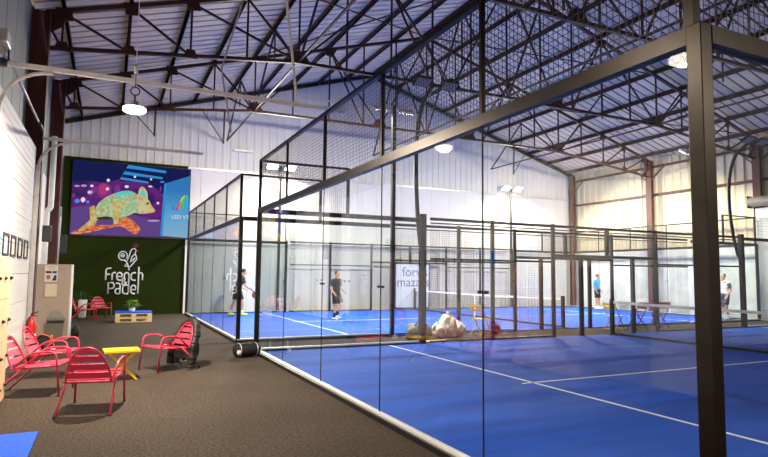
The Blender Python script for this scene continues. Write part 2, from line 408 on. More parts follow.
# ------------------------------------------------------------------ steelwork
NX = [XM + 1.335 * k for k in range(-9, 10)]
def purlin(x):
    z = roofz(x)
    mb = MB(); mb.box(x - .03, x + .03, YF + .1, YB - .06, z - .10, z + .05); mb.box(x - .03, x + .05, YF + .1, YB - .06, z - .10, z - .085)
    o = mb.build('roof_purlin', M['redsteel'], None, (x, YB / 2, z))
    return tag(o, 'long thin dark red purlin running lengthwise under the roof sheets', 'purlin', 'purlins under the roof sheets')
for x in NX: purlin(x)
BOT = [(-4.3, 6.43), (1.375, 7.10), (XM, 7.14), (14.725, 7.10), (20.4, 6.43)]
def botz(x):
    for (a, za), (b, zb) in zip(BOT, BOT[1:]):
        if a - 1e-6 <= x <= b + 1e-6: return za + (zb - za) * (x - a) / (b - a)
    return 6.43
def truss(Y, label):
    t = thing('roof_truss', label, 'roof truss', (XM, Y, 7.14), 0, 'steel trusses spanning the hall')
    og = (XM, Y, 7.14)
    for s in (-1, 1):
        a = (-4.3, Y, roofz(-4.3) - .16) if s < 0 else (20.4, Y, roofz(20.4) - .16)
        m = MB(); m.bar(a, (XM, Y, roofz(XM) - .16), .08, .10); m.build('top_chord', M['redsteel'], t, og)
    for (a, b) in zip(BOT, BOT[1:]):
        MB().bar((a[0], Y, a[1]), (b[0], Y, b[1]), .08, .08).build('bottom_chord', M['redsteel'], t, og)
    nodes = [x for x in NX]
    big = [XM, XM - 1.335 * 5, XM + 1.335 * 5]
    for i, x in enumerate(nodes):
        MB().bar((x, Y, botz(x)), (x, Y, roofz(x) - .16), .045, .045).build('web_post', M['redsteel'], t, og)
    def diag(xa, za, xb, zb): MB().bar((xa, Y, za), (xb, Y, zb), .045, .05).build('web_diagonal', M['redsteel'], t, og)
    for s in (-1, 1):
        n = lambda k: XM + s * 1.335 * k
        xe = -4.25 if s < 0 else 20.35
        for (a, b) in ((9, 8), (8, 7), (7, 5)): diag(n(a), roofz(n(a)) - .2, n(b), botz(n(b)))
        diag(xe, roofz(xe) - .4, n(9), botz(n(9)))
        diag(n(5), botz(n(5)), n(3), roofz(n(3)) - .2); diag(n(3), roofz(n(3)) - .2, n(1.5), botz(n(1.5))); diag(n(1.5), botz(n(1.5)), XM, roofz(XM) - .3)
        diag(n(5), botz(n(5)), n(6), roofz(n(6)) - .2); diag(n(3), roofz(n(3)) - .2, n(2), botz(n(2)))
        for k in (9, 8, 7):
            xx = n(k); z = roofz(xx) - .2
            MB().prism([(xx - .16, z + .1), (xx + .16, z + .1), (xx + .2 * -s, z - .15), (xx - .1 * -s, z - .18)], lambda u, v, w: (u, Y - .012 + w, v), .024).build('gusset_plate', M['redsteel'], t, og)
            z = botz(xx); MB().prism([(xx - .17, z - .05), (xx + .17, z - .05), (xx + .09, z + .16), (xx - .09, z + .16)], lambda u, v, w: (u, Y - .012 + w, v), .024).build('gusset_plate', M['redsteel'], t, og)
        for k in (5, 1.5):
            xx = n(k); z = botz(xx); MB().prism([(xx - .32, z - .05), (xx + .32, z - .05), (xx + .12, z + .27), (xx - .12, z + .27)], lambda u, v, w: (u, Y - .06 + w, v), .12).build('gusset_plate', M['redsteel'], t, og)
        for k in (3,):
            xx = n(k); z = roofz(xx) - .2; MB().prism([(xx - .25, z + .06), (xx + .25, z + .06), (xx + .1, z - .22), (xx - .1, z - .22)], lambda u, v, w: (u, Y - .05 + w, v), .10).build('gusset_plate', M['redsteel'], t, og)
        # haunch plate at the eave
        MB().prism([(xe, roofz(xe) - .1), (xe - s * .42, roofz(xe - s * .42) - .14), (xe - s * .30, roofz(xe) - .42), (xe - s * .06, roofz(xe) - .60), (xe, roofz(xe) - .60)], lambda u, v, w: (u, Y - .02 + w, v), .04).build('gusset_plate', M['redsteel'], t, og)
for Y, lb in ((2, 'dark red steel roof truss nearest the camera, above the frame'), (7, 'dark red roof truss nearest the camera, crossing the upper right corner'), (12, 'dark red roof truss in the middle, above the sectional door end'), (17, 'dark red roof truss farthest back, nearest the white gable wall')):
    truss(Y, lb)
# bracing between the trusses
def brace(x, y0, y1, label):
    t = thing('longitudinal_brace', label, 'bracing', (x, y0, 7.2), 0, 'bracing between roof trusses')
    og = (x, y0, 7.2); ym = (y0 + y1) / 2; zt = roofz(x) - .14; zb = botz(x)
    for a, b in (((x, y0, zb), (x, ym, zt)), ((x, y1, zb), (x, ym, zt))):
        MB().bar(a, b, .05, .05).build('diagonal', M['redsteel'], t, og)
    MB().bar((x, ym, zt), (x, ym, zb + .45 * (zt - zb)), .04, .04).build('hanger', M['redsteel'], t, og)
    MB().bar((x, y0, zb + .02), (x, y1, zb + .02), .05, .05).build('tie_rod', M['redsteel'], t, og)
for x, nm in ((1.375, 'left'), (XM, 'ridge'), (14.725, 'right')):
    for y0 in (2, 7, 12, 17):
        y1 = min(y0 + 5, 22.2)
        brace(x, y0 + .08, y1 - .08, 'thin dark red V-shaped brace tying neighbouring roof trusses together lengthwise')
# roof-plane wind bracing
t = thing('wind_brace', 'crossed dark thin rods under the roof slope between middle trusses', 'bracing', (0, 12, 8))
for a, b in (((1.375, 12), (XM, 17)), ((XM, 12), (1.375, 17)), ((14.7, 12), (XM, 17)), ((XM, 12), (14.7, 17)), ((14.7, 17), (20, 12))):
    MB().bar((a[0], a[1], roofz(a[0]) - .13), (b[0], b[1], roofz(b[0]) - .13), .035).build('rod', M['redsteel'], t, (0, 12, 8))
# hanging stub posts under the farthest truss
for (x, lab) in ((-1.72, 'thin dark strut with small brace hanging below far truss, left of the roof hoist poles'), (.4, 'thin dark strut with small brace hanging below far truss, behind the white door rail'), (12.3, 'thin dark strut with small brace hanging below far truss, on the right side')):
    t = thing('hanging_strut', lab, 'strut', (x, 17, botz(x)))
    og = (x, 17, botz(x))
    MB().bar((x, 17, botz(x)), (x, 17.05, 5.88), .05).build('strut', M['redsteel'], t, og)
    MB().bar((x - .75 if x < 5 else x + .8, 17.02, botz(x) - .03), (x, 17.05, 5.92), .025).build('stay', M['redsteel'], t, og)
# columns
def column(x, y, s, label):
    t = thing('steel_column', label, 'column', (x, y, 0)); og = (x, y, 0)
    w = .30; h = .34 if s > 0 else .40
    x0, x1 = (x, x + h)
    m = MB(); m.box(x0, x0 + .025, y - .15, y + .15, .02, 7.25); m.box(x1 - .025, x1, y - .15, y + .15, .02, 7.25); m.box(x0 + .025, x1 - .025, y - .01, y + .01, .02, 7.25)
    m.build('shaft', M['redsteel2'], t, og)
    MB().box(x0 - (.0), x1, y - .2, y + .2, 0, .02).build('base_plate', M['redsteel'], t, og)
    xi = x1 if s > 0 else x0
    for q in (-1, 1):
        if y + q * .9 > YB: continue
        MB().bar((xi - s * .05, y + q * .12, 6.25), (xi - s * .12, y + q * .85, 6.9), .05).build('knee_brace', M['redsteel2'], t, og)
for y, lb in ((2, 'dark red steel column on left wall beside camera'), (12, 'dark red steel column on left wall at the far edge of the sectional door'), (17, 'dark red steel column on left wall nearest the green grass wall')):
    column(XL + .02, y, 1, lb)
for y, lb in ((7, 'red steel column on the cream right wall nearest the camera'), (11.95, 'faded red column on cream wall beside the roller shutter'), (17, 'faded red column in the middle of the cream right wall'), (22.1, 'faded red column in the corner of cream wall and white gable')):
    column(XR - .36, y, -1, lb)

# ------------------------------------------------------------------ padel courts
ZT = .02
def court_floor(x0, y0):
    o = struct(MB().box(x0, x0 + 20, y0, y0 + 10, 0.001, ZT).build('court_turf', M['turf']))
    L = ZT + .004; l = .05
    def ln(a, b, c_, d): MB().box(x0 + a, x0 + b, y0 + c_, y0 + d, ZT - .002, L).build('court_line', M['line'], o)
    ln(3.025, 3.075, .05, 9.95); ln(16.925, 16.975, .05, 9.95); ln(2.85, 17.15, 4.975, 5.025)
    return o
court_floor(0, 0); court_floor(0, 11.87)
def wires(mb, u0, u1, z0, z1, fix, axis, p=.05, w=.0034):
    """welded mesh in the plane axis=fix (axis 'x': plane x=fix, u along y)"""
    n = max(1, round((u1 - u0) / p)); h = w / 2
    def bx(a0, a1, b0, b1, off):
        if axis == 'x': mb.box(fix + off - h, fix + off + h, a0, a1, b0, b1)
        else: mb.box(a0, a1, fix + off - h, fix + off + h, b0, b1)
    for i in range(n + 1):
        u = u0 + (u1 - u0) * i / n; bx(u - h, u + h, z0, z1, 0)
    k = max(1, round((z1 - z0) / p))
    for j in range(k + 1):
        z = z0 + (z1 - z0) * j / k; bx(u0, u1, z - h, z + h, w)
def slab(mb, u0, u1, z0, z1, fix, axis, th):
    if axis == 'x': mb.box(fix - th / 2, fix + th / 2, u0, u1, z0, z1)
    else: mb.box(u0, u1, fix - th / 2, fix + th / 2, z0, z1)
    return mb
def end_wall(X, y0, label, sgn, near_post=True):
    """glass end wall, 10 m wide: 3 m of glass and 1 m of mesh"""
    t = thing('glass_court_wall', label, 'glass wall', (X, y0 + 5, 0)); og = (X, y0 + 5, 0)
    y1 = y0 + 10
    MB().box(X - .07, X + .02, y0 - .06, y1 + .06, 0, .055).build('base_kerb', M['black'], t, og)
    MB().box(X - .035, X + .035, y0 - .05, y1 + .05, .055, .078).build('base_channel', M['alu'], t, og)
    for i in range(5):
        a = y0 + 2 * i + (.07 if i == 0 else .006); b = y0 + 2 * i + 2 - (.07 if i == 4 else .006)
        MB().box(X - .006, X + .006, a, b, .085, 2.9).build('glass_panel', M['glass'], t, og)
        if i:
            yj = y0 + 2 * i
            MB().box(X - .005, X + .005, yj - .006, yj + .006, .085, 2.9).build('joint_seal', M['dkfab2'], t, og)
            c = MB(); 
            for q in (-1, 1):
                c.tube([(X - .018, yj + q * .045, 1.49), (X + .018, yj + q * .045, 1.49)], .015, 12)
            pass
            c.build('glass_clamp', M['black'], t, og)
    MB().box(X - .04, X + .04, y0 + .045, y1 - .045, 2.9, 3.0).build('top_beam', M['steel_frame'], t, og)
    for yy in (y0, y1):
        MB().bbox(X - .045, X + .045, yy - .045, yy + .045, 0, 3.0, .005).build('corner_post', M['steel_frame'], t, og)
    for i in range(6):
        yy = y0 + 2 * i; yy += .02 if i == 0 else (-.02 if i == 5 else 0)
        MB().box(X - .02 - .02 * (i in (0, 5)), X + .02, yy - .02, yy + .02 + .02 * (i == 0), 3.0, 4.04).build('mesh_post', M['steel_frame'], t, og)
    for i in range(5):
        m = MB(); wires(m, y0 + 2 * i + .03, y0 + 2 * i + 1.97, 3.03, 4.0, X, 'x')
        m.build('mesh_panel', M['wire'], t, og)
    MB().box(X - .03, X + .03, y0, y1, 4.0, 4.05).build('top_rail', M['steel_frame'], t, og)
    return t
def side_wall(Y, label, xs_glass, door=True, x_end=20., dx=0., full=True, mast=False, gend=4.):
    """side fence: glass 0-4 and 16-20, mesh between, doors each side of the net"""
    t = thing('court_side_fence', label, 'fence', (10, Y, 0)); og = (10, Y, 0)
    def beam(n, a, b, z0, z1, w=.08): MB().box(a, b, Y - w / 2, Y + w / 2, z0, z1).build(n, M['steel_frame'], t, og)
    segs = [(0, 4)] + ([(16, 20)] if full else [])
    for (a, b) in segs:
        a += .2 if a else 0; b = gend if b == 4 else b
        MB().box(a, b, Y - .06, Y + .06, 0, .055).build('base_kerb', M['black'], t, og)
        MB().box(a, b, Y - .04, Y + .04, .055, .085).build('base_channel', M['alu'], t, og)
        a = 16 if a else 0; b = a + 4
        for i in range(2):
            u = a + 2 * i
            MB().box(u + (.2 if u == 16 else .06), (gend - .02 if u == 2 else u + 1.995), Y - .006, Y + .006, .085, 2.9).build('glass_panel', M['glass'], t, og)
        m_ = MB()
        for q in (-1, 1): m_.tube([(a + 2 + q * .05, Y - .03, 1.48), (a + 2 + q * .05, Y + .03, 1.48)], .018, 12)
        m_.build('glass_clamp', M['black'], t, og)
        beam('top_beam', a + (.2 if a else .06), (gend if a == 0 else b), 2.9, 3.0)
        s0 = a if a == 0 else a + 2
        m = MB(); wires(m, s0 + .05, s0 + 1.95, 3.03, 4.0, Y, 'y'); m.build('mesh_panel', M['wire'], t, og)
        beam('step_rail', s0, s0 + 2, 4.0, 4.045, .05)
        px = a + 2
        MB().box(px - .03, px + .03, Y - .03, Y + .03, 3.0, 4.04).build('step_post', M['steel_frame'], t, og)
    if not full: return t
    posts = [6, 8, 12, 14] if mast else [4, 6, 8, 12, 14, 16]
    for px in posts:
        px += dx if 4 < px < 16 else 0
        MB().box(px - .04, px + .04, Y - .04, Y + .04, 0, 3.05).build('fence_post', M['black'], t, og)
    for px in (9, 11):
        px += dx
        MB().box(px - .045, px + .045, Y - .045, Y + .045, 0, 2.2).build('door_post', M['black'], t, og)
    beam('door_lintel', 8 + dx + .05, 12 + dx - .05, 2.16, 2.24)
    MB().box(10 + dx - .045, 10 + dx + .045, Y - .045, Y + .045, 2.24, 3.0).build('lintel_post', M['black'], t, og)
    beam('top_beam', 4.17, 15.95, 2.96, 3.03, .06)
    beam('lower_top_rail', 4.17, 15.95, 2.88, 2.91, .04)
    for (a, b) in ((4, 6), (6, 8), (12, 14), (14, 16)):
        a += dx if a > 4 else 0; b += dx if b < 16 else 0
        m = MB(); a += .12 if a == 4 else 0; wires(m, a + .05, b - .05, .06, 2.0, Y, 'y'); wires(m, a + .05, b - .05, 2.05, 2.88, Y, 'y'); m.build('mesh_panel', M['wire'], t, og)
        beam('middle_rail', a + .05, b - .05, 2.0, 2.05, .04)
        beam('bottom_rail', a + .05, b - .05, .03, .07, .04)
    for (a, b) in ((8, 9), (11, 12)):
        a += dx; b += dx
        m = MB(); wires(m, a + .05, b - .05, .06, 2.16, Y, 'y'); m.build('mesh_panel', M['wire'], t, og)
    for (a, b) in ((8, 10), (10, 12)):
        a += dx; b += dx
        m = MB(); wires(m, a + .05, b - .05, 2.26, 2.88, Y, 'y'); m.build('mesh_panel', M['wire'], t, og)
    return t
end_wall(0, 0, 'tall glass end wall of near court with black frame and mesh top, beside the dark carpet', 1)
end_wall(0, 11.87, 'glass end wall of far court with mesh top, beside the green grass wall', 1)
end_wall(20, 11.87, 'glass end wall of far court close to the cream right wall', -1)
side_wall(0, 'glass side panels right of the thick near corner post', None, full=False)
side_wall(10, 'mesh and glass side fence of near court, in front of the passage between courts', None, mast=True, gend=3.85)
side_wall(11.87, 'mesh and glass side fence of far court, behind the passage between courts', None, dx=.2, mast=True, gend=3.98)
side_wall(21.87, 'mesh and glass side fence of far court along the white gable wall', None)

def net(Y0, label, xn=10.):
    t = thing('padel_net', label, 'net', (xn, Y0 + 5, ZT)); og = (xn, Y0 + 5, ZT)
    n = 24; zt = lambda y: .88 + .04 * ((y - Y0 - 5) / 5) ** 2 + ZT
    for (yy) in (Y0 + .14, Y0 + 9.86):
        m = MB(); m.box(xn - .045, xn + .045, yy - .045, yy + .045, ZT, 1.02); m.box(xn - .15, xn + .15, yy - .06, yy + .06, ZT, ZT + .015)
        m.build('net_post', M['black'], t, og)
    m = MB(); w = .0035
    k = int(9.7 / .045)
    for i in range(k + 1):
        y = Y0 + .13 + 9.74 * i / k; m.box(xn - w / 2, xn + w / 2, y - w / 2, y + w / 2, ZT + .01, zt(y) - .03)
    for j in range(20):
        z0 = .04 + j * .043
        m.box(xn + w / 2, xn + 1.5 * w, Y0 + .13, Y0 + 9.87, z0, z0 + w)
    m.build('net_mesh', M['black'], t, og)
    b = MB()
    for i in range(n):
        ya = Y0 + .12 + 9.76 * i / n; yb = Y0 + .12 + 9.76 * (i + 1) / n
        b.bar((xn, ya, zt(ya) - .01), (xn, yb, zt(yb) - .01), .02, .07)
    b.build('top_band', M['nettape'], t, og)
    MB().box(xn - .01, xn + .01, Y0 + .12, Y0 + 9.88, ZT + .005, ZT + .06).build('bottom_band', M['black'], t, og)
    MB().box(xn - .012, xn + .012, Y0 + 4.97, Y0 + 5.03, ZT, zt(Y0 + 5)).build('centre_strap', M['nettape'], t, og)
net(0, 'black net with white top band across the near court')
net(11.87, 'black net with white top band across the far court', 10.2)

# ------------------------------------------------------------------ floodlight masts
LIGHTS = []
def head(t, og, c, aim, lit, white=True, size=(.42, .30), cm=None):
    """one flood head: housing + lens; aim is the pointing direction"""
    d = Vector(aim).normalized(); q = d.to_track_quat('-Z', 'Y').to_matrix().to_4x4(); Mx = Matrix.Translation(c) @ q
    sx, sy = size
    h = MB(); h.bbox(-sx / 2, sx / 2, -sy / 2, sy / 2, 0, .07, .012)
    for i in range(6): h.box(-sx / 2 + .03 + i * (sx - .07) / 5, -sx / 2 + .04 + i * (sx - .07) / 5, -sy / 2 + .03, sy / 2 - .03, .07, .10)
    h.xf(Mx); hd = h.build('flood_head', cm or (M['white'] if white else M['black']), t, og)
    l = MB().box(-sx / 2 + .03, sx / 2 - .03, -sy / 2 + .03, sy / 2 - .03, -.006, .002).xf(Mx); l.build('lens', M['lens'] if lit else M['winpane'], hd, og)
    hd.parent = t
    if lit: LIGHTS.append((Vector(c) + d * .02, d, sx - .08, sy - .08, lit))
def mast_straight(x, y, sgn, label, lit):
    t = thing('floodlight_mast', label, 'floodlight mast', (x, y, 0)); og = (x, y, 0)
    MB().box(x - .05, x + .05, y - .05, y + .05, 0, 6.3).build('pole', M['black'], t, og)
    MB().box(x - .16, x + .16, y - .1, y + .1, 0, .015).build('base_plate', M['black'], t, og)
    MB().box(x - .62, x + .62, y - .03, y + .03, 6.22, 6.28).build('crossbar', M['white'], t, og)
    for q in (-1, 1): head(t, og, (x + q * .39, y + sgn * .14, 6.2), (0, sgn * .55, -.84), lit, size=(.5, .36))
def mast_curved(x, y, sgn, label, lit):
    """arched mast: bows outward from the post then over the court (sgn: court side)"""
    t = thing('floodlight_mast', label, 'floodlight mast', (x, y, 0)); og = (x, y, 0)
    MB().box(x - .075, x + .075, y - .06 - sgn * 0, y + .06, 0, 3.1).build('post', M['black'], t, og)
    o = -sgn
    pts = bez([(x, y + o * .10, 2.35), (x, y + o * .24, 3.0), (x, y + o * .34, 4.0), (x, y + o * .31, 5.0), (x, y + o * .08, 5.75), (x, y - o * .45, 6.15)], 8)
    MB().tube(pts, .055, 8).build('arched_tube', M['black'], t, og)
    m = MB(); m.bar((x, y + o * .02, 2.45), (x, y + o * .12, 2.4), .06); m.bar((x, y, 3.02), (x, y + o * .24, 3.0), .06); m.build('bracket', M['black'], t, og)
    MB().bar((x - .55, y - o * .45, 6.15), (x + .55, y - o * .45, 6.15), .06, .06).build('crossbar', M['black'], t, og)
    for q in (-1, 1): head(t, og, (x + q * .36, y - o * .62, 6.12), (0, sgn * .45, -.88), lit, False)
FL = 1.0
mast_straight(3.72, 22.08, -1, 'straight black mast with bright floodlights before gable wall, nearest the green wall', FL)
mast_straight(16.1, 22.08, -1, 'straight black mast with bright floodlights before gable wall, nearest the cream wall', FL)
mast_straight(4.08, 11.87, 1, 'straight black mast with white floodlight heads in the passage, nearest the black duffel', FL)
mast_curved(3.95, 10.0, -1, 'arched black mast with grey bag at its foot between courts', 0)
mast_curved(16.1, 10.0, -1, 'arched black mast right of the thick near corner post', 0)
mast_straight(16.42, 11.69, 1, 'straight black floodlight mast between courts, behind the thick near corner post', FL)
mast_curved(4.08, -.2, 1, 'arched floodlight mast on the near side of near court, outside the frame', 0)
mast_curved(16.0, -.2, 1, 'arched floodlight mast far right of near court, outside the frame', 0)

# ------------------------------------------------------------------ lobby pendants
def pendant(x, y, label):
    z = 3.97
    t = thing('pendant_lamp', label, 'pendant lamp', (x, y, z)); og = (x, y, z)
    MB().tube([(x, y, z + .62), (x, y, roofz(x) - .02)], .006, 6).build('cable', M['white'], t, og)
    MB().tube([(x, y, z + .52), (x, y, z + .64)], .028, 10).build('cable_joint', M['white'], t, og)
    rp = [(x + .06 * cos(a), y, z + .26 + .06 * sin(a)) for a in [2 * pi * i / 16 for i in range(16)]]
    m = MB().tube(rp, .009, 6, closed=True); m.tube([(x, y, z + .32), (x, y, z + .54)], .006, 6); m.tube([(x, y, z + .10), (x, y, z + .20)], .012, 8)
    m.build('hook', M['dkplast'], t, og)
    MB().lathe([(.025, .12), (.05, .11), (.06, .05), (.12, .035), (.15, .02), (.15, .01)], (x, y, z), 24).build('housing', M['galv'], t, og)
    MB().lathe([(.152, .012), (.155, -.03), (.13, -.05), (.04, -.055)], (x, y, z), 24).build('lens', M['lens2'], t, og)
for (x, y, lb) in ((-2.6, 6.85, 'bright round pendant lamp hanging on a cable above the red chairs'), (-2.62, 2., 'round pendant lamp hanging in front of the lockers, above the frame'), (-2.6, -2.9, 'round pendant lamp hanging behind the camera'), (3.2, -3.6, 'added unseen pendant lamp in front of the near court side glass, outside the frame')):  # last pendant is added out of view to light the near corner post and mesh
    pendant(x, y, lb)

# ------------------------------------------------------------------ sectional door on the left wall
XD = -4.30
d1 = struct(bpy.data.objects.new('door_1', None)); C.objects.link(d1); d1.location = (XD, 9.4, 0); og = (XD, 9.4, 0)
DY0, DY1, DZ = 6.95, 11.78, 4.2
for i in range(8):
    z0 = i * DZ / 8
    m = MB(); m.bbox(XD - .05, XD, DY0, DY1, z0 + .004, z0 + DZ / 8 - .004, .006)
    for k in range(1, 4): m.box(XD - .001, XD + .004, DY0, DY1, z0 + k * DZ / 32 - .004, z0 + k * DZ / 32 + .004)
    m.build('door_section', M['whitepanel'], d1, og)
for (a, b) in ((8.32, 8.86), (9.1, 9.63), (9.92, 10.46), (10.74, 11.26)):
    f = MB()
    for (p, q, r_, s_) in ((a, b, 1.86, 1.90), (a, b, 2.18, 2.22), (a, a + .04, 1.9, 2.18), (b - .04, b, 1.9, 2.18)): f.box(XD - .01, XD + .02, p, q, r_, s_)
    fo = f.build('window_frame', M['dkplast'], d1, og)
    MB().box(XD, XD + .008, a + .04, b - .04, 1.9, 2.18).build('window_pane', M['winpane'], fo, (0, 0, 0)).parent = fo
for y in (DY0 - .04, DY1 + .04):
    m = MB(); m.box(XD, XD + .05, y - .02, y + .02, 0, 3.85); m.box(XD + .05, XD + .09, y - .02, y + .005, 0, 3.85); m.build('vertical_track', M['galv'], d1, og)
for y, xe in ((DY0 + .05, .70), (DY1 + .04, -.95)):
    pts = [(XD + .05, y, 3.80)] + [(XD + .05 + .6 * (1 - cos(a)), y, 3.80 + .56 * sin(a)) for a in [pi / 2 * i / 8 for i in range(1, 9)]]
    m = MB().tube(pts, .03, 6); m.build('curved_track', M['white'], d1, og)
    MB().bar((XD + .1, y, 4.42), (xe, y, 4.42), .05, .065).build('track_rail', M['white'], d1, og)
MB().tube([(XD + .1, DY0 - .1, 4.55), (XD + .1, DY1 + .04, 4.55)], .02, 10).build('torsion_shaft', M['galv'], d1, og)
MB().tube([(XD + .1, DY1 - .9, 4.55), (XD + .1, DY1 - .1, 4.55)], .04, 10).build('torsion_spring', M['dkplast'], d1, og)
t = thing('track_hanger', 'pair of white perforated struts holding the near door rail from the roof', 'hanger', (0, DY0 + .05, 4.4)); og = (0, DY0 + .05, 4.4)
for q in (0, .1):
    MB().bar((-.14 + q * .3, DY0 + .05 + q, 4.42), (-.66 + q * .6, DY0 + .05 + q, 8.35), .035, .025).build('strut', M['white'], t, og)
MB().bar((-.12, DY0 + .05, 4.56), (.6, DY0 + .05, 4.56), .02).build('stay', M['white'], t, og)
m = MB(); m.box(.50, .62, DY0 + .0, DY0 + .1, 4.40, 4.6); m.build('end_bracket', M['white'], t, og)
t = thing('track_hanger', 'grey angle struts holding the far door rail from the roof', 'hanger', (-.8, DY1, 4.5)); og = (-.8, DY1, 4.5)
MB().bar((-.60, DY1 + .04, 6.5), (-.12, DY1 + .04, 8.4), .06, .04).build('strut', M['galv'], t, og)
MB().bar((-.32, DY1 + .04, 5.0), (-.60, DY1 + .04, 6.55), .035).build('strut', M['galv'], t, og)
# opener
t = bpy.data.objects.new('door_opener', None); C.objects.link(t); t.parent = d1; og = (XD, 9.4, 0)
MB().bbox(-4.30, -4.12, 6.45, 6.75, 4.52, 4.70, .02).build('gear_housing', M['galv'], t, og)
MB().tube([(-4.2, 6.68, 4.52), (-4.2, 6.68, 4.36)], .055, 14).build('motor', M['galv'], t, og)
MB().tube([(-4.2, 6.68, 4.36), (-4.2, 6.68, 4.28)], .065, 14).build('end_cap', M['dkplast'], t, og)
MB().box(-4.28, -4.14, 6.80, 6.84, 4.40, 4.74).build('bearing_plate', M['dkplast'], t, og)
# sign on the door
t = thing('door_sign', 'small blue sign on the white sectional door above the lockers', 'sign', (XD, 7.6, 2.0)); og = (XD, 7.6, 2)
MB().box(XD + .004, XD + .012, 7.55, 8.2, 1.87, 2.13).build('panel', M['bluesign'], t, og)
MB().prism([(7.75, 1.90), (8.15, 1.92), (8.05, 2.02), (7.85, 1.99)], lambda u, v, w: (XD + .012 + w, u, v), .003).build('yellow_print', M['ball'], t, og)
MB().box(XD + .012, XD + .015, 7.75, 8.1, 2.04, 2.08).build('white_print', M['white'], t, og)

# pipes and boxes on the left wall
t = tag(MB().tube(rounded([(XL + .28, 15.3, 5.2), (XL + .28, 15.3, 3.3), (XL + .2, 15.3, 3.2), (XL + .2, 15.3, 0.02)], .1), .07, 10).build('wall_pipe', M['white'], None, (XL + .28, 15.3, 0)), 'white vertical pipe between the two red columns on left wall', 'pipe')
t = tag(MB().tube(rounded([(XL + .30, 18.2, 3.6), (XL + .22, 19.6, 3.5), (XL + .16, 19.6, .02)], .1), .04, 10).build('wall_pipe', M['galv'], None, (XL + .3, 19.6, 0)), 'thin grey pipe beside the green grass wall', 'pipe')
t = tag(MB().tube([(XL + .12, 11.72, .02), (XL + .12, 11.72, 4.2)], .03, 8).build('wall_pipe', M['white'], None, (XL + .12, 11.72, 0)), 'thin white conduit beside the sectional door edge', 'pipe')
def wbox(y, z, w, h, label):
    t = thing('wall_speaker', label, 'speaker', (XL + .4, y, z)); og = (XL + .4, y, z)
    x0 = XL + .43
    MB().bbox(x0, x0 + .16, y - w / 2, y + w / 2, z - h / 2, z + h / 2, .02).build('cabinet', M['dkplast'], t, og)
    MB().box(x0 + .16, x0 + .168, y - w / 2 + .03, y + w / 2 - .03, z - h / 2 + .03, z + h / 2 - .03).build('grille', M['dkfab2'], t, og)
wbox(12.0, 2.42, .22, .34, 'small black box on the nearer red column above the taupe cabinet')
wbox(17.0, 2.42, .22, .55, 'larger black box on the far red column beside the grass wall')

# ------------------------------------------------------------------ roller shutter on the right wall
d2 = struct(bpy.data.objects.new('door_2', None)); C.objects.link(d2); d2.location = (XR - .3, 9.5, 0); og = (XR - .3, 9.5, 0)
MB().tube([(XR - .56, 6.9, 4.66), (XR - .56, 12.12, 4.66)], .2, 16).build('shutter_drum', M['greyplast'], d2, og)
m = MB()
for k in range(42): m.bar((XR - .42, 7.0, .06 + k * .105), (XR - .42, 11.98, .06 + k * .105), .05, .094)
m.build('shutter_slats', M['galv'], d2, og)
MB().box(XR - .70, XR - .38, 12.10, 12.14, 4.42, 4.9).build('drum_bracket', M['dkplast'], d2, og)

# ------------------------------------------------------------------ green grass wall, LED screen, logo
YG = 22.24
tag(MB().box(XL + .05, -.08, YG, YB - .02, 0.0, 5.95).build('grass_wall_panel', M['grass'], None, (-2, YG, 0)), 'dark green artificial grass panel covering the far left of the gable wall', 'wall panel')
# screen
SX0, SX1, SZ0, SZ1 = -4.17, -.0, 3.02, 5.80
YS = YG - .10
t = thing('led_screen', 'large glowing screen showing a chameleon on a branch, high on grass wall', 'screen', ((SX0 + SX1) / 2, YS, SZ0)); og = ((SX0 + SX1) / 2, YS, SZ0)
MB().box(SX0 - .03, SX1 + .03, YS, YG - .005, SZ0 - .06, SZ1 + .03).build('housing', M['dkplast'], t, og)
def suv(cx, cy):
    u = (cx - 12) / 652.; v = (cy - (8 + 32 * u)) / 408.
    return SX0 + u * (SX1 - SX0), SZ1 - v * (SZ1 - SZ0)
LAY = [0]
def flat(name, poly, mat, crop=True, smooth=True, par=None):
    LAY[0] += 1
    y0 = YS - .003 - LAY[0] * .0006
    pts = [(p[0], p[1], 0) for p in poly]
    if smooth: pts = [v[:2] for v in bez(pts + [pts[0]], 5)[:-1]]
    q = [suv(*p[:2]) for p in pts] if crop else [p[:2] for p in pts]
    q = [(min(max(a, SX0), SX1), min(max(b, SZ0), SZ1)) for a, b in q]
    bm = bmesh.new()
    f = bm.faces.new([bm.verts.new((a, y0, b)) for a, b in q]); bmesh.ops.triangulate(bm, faces=[f])
    mb = MB(); mb.bm(bm)
    o = mb.build(name, mat, t, og); return o
EM = .82
mbg = ramp_emit('screen_night_backdrop', [(.30, (.010, .008, .05)), (.45, (.035, .015, .11)), (.55, (.12, .02, .17)), (.70, (.035, .02, .13))], 1.1, EM, vec=(.6, 1, 1))
mnavy = emit('screen_navy', (.008, .012, .075), EM)
mteal = ramp_emit('screen_blue_panel', [(.0, (.22, .40, .55)), (.35, (.10, .36, .60)), (.8, (.03, .18, .45))], 1, EM, 'z', vec=(1, 1, .42))
mstripe = emit('screen_blue_stripe', (.03, .25, .60), EM)
mpink = emit('screen_pink_glow', (.42, .035, .16), EM); mpink2 = emit('screen_magenta_glow', (.20, .03, .22), EM); mwhite = emit('screen_white_glow', (.75, .65, .85), EM)
mviolet2 = emit('screen_lilac_glow', (.38, .28, .55), EM); mviolet = emit('screen_violet_floor', (.11, .055, .22), EM); mblue = emit('screen_blue_glow', (.08, .22, .75), EM)
mcham = ramp_emit('screen_chameleon_skin', [(.30, (.55, .18, .10)), (.42, (.40, .42, .16)), (.50, (.20, .48, .30)), (.60, (.50, .58, .30)), (.72, (.72, .34, .24))], 9., EM, detail=5)
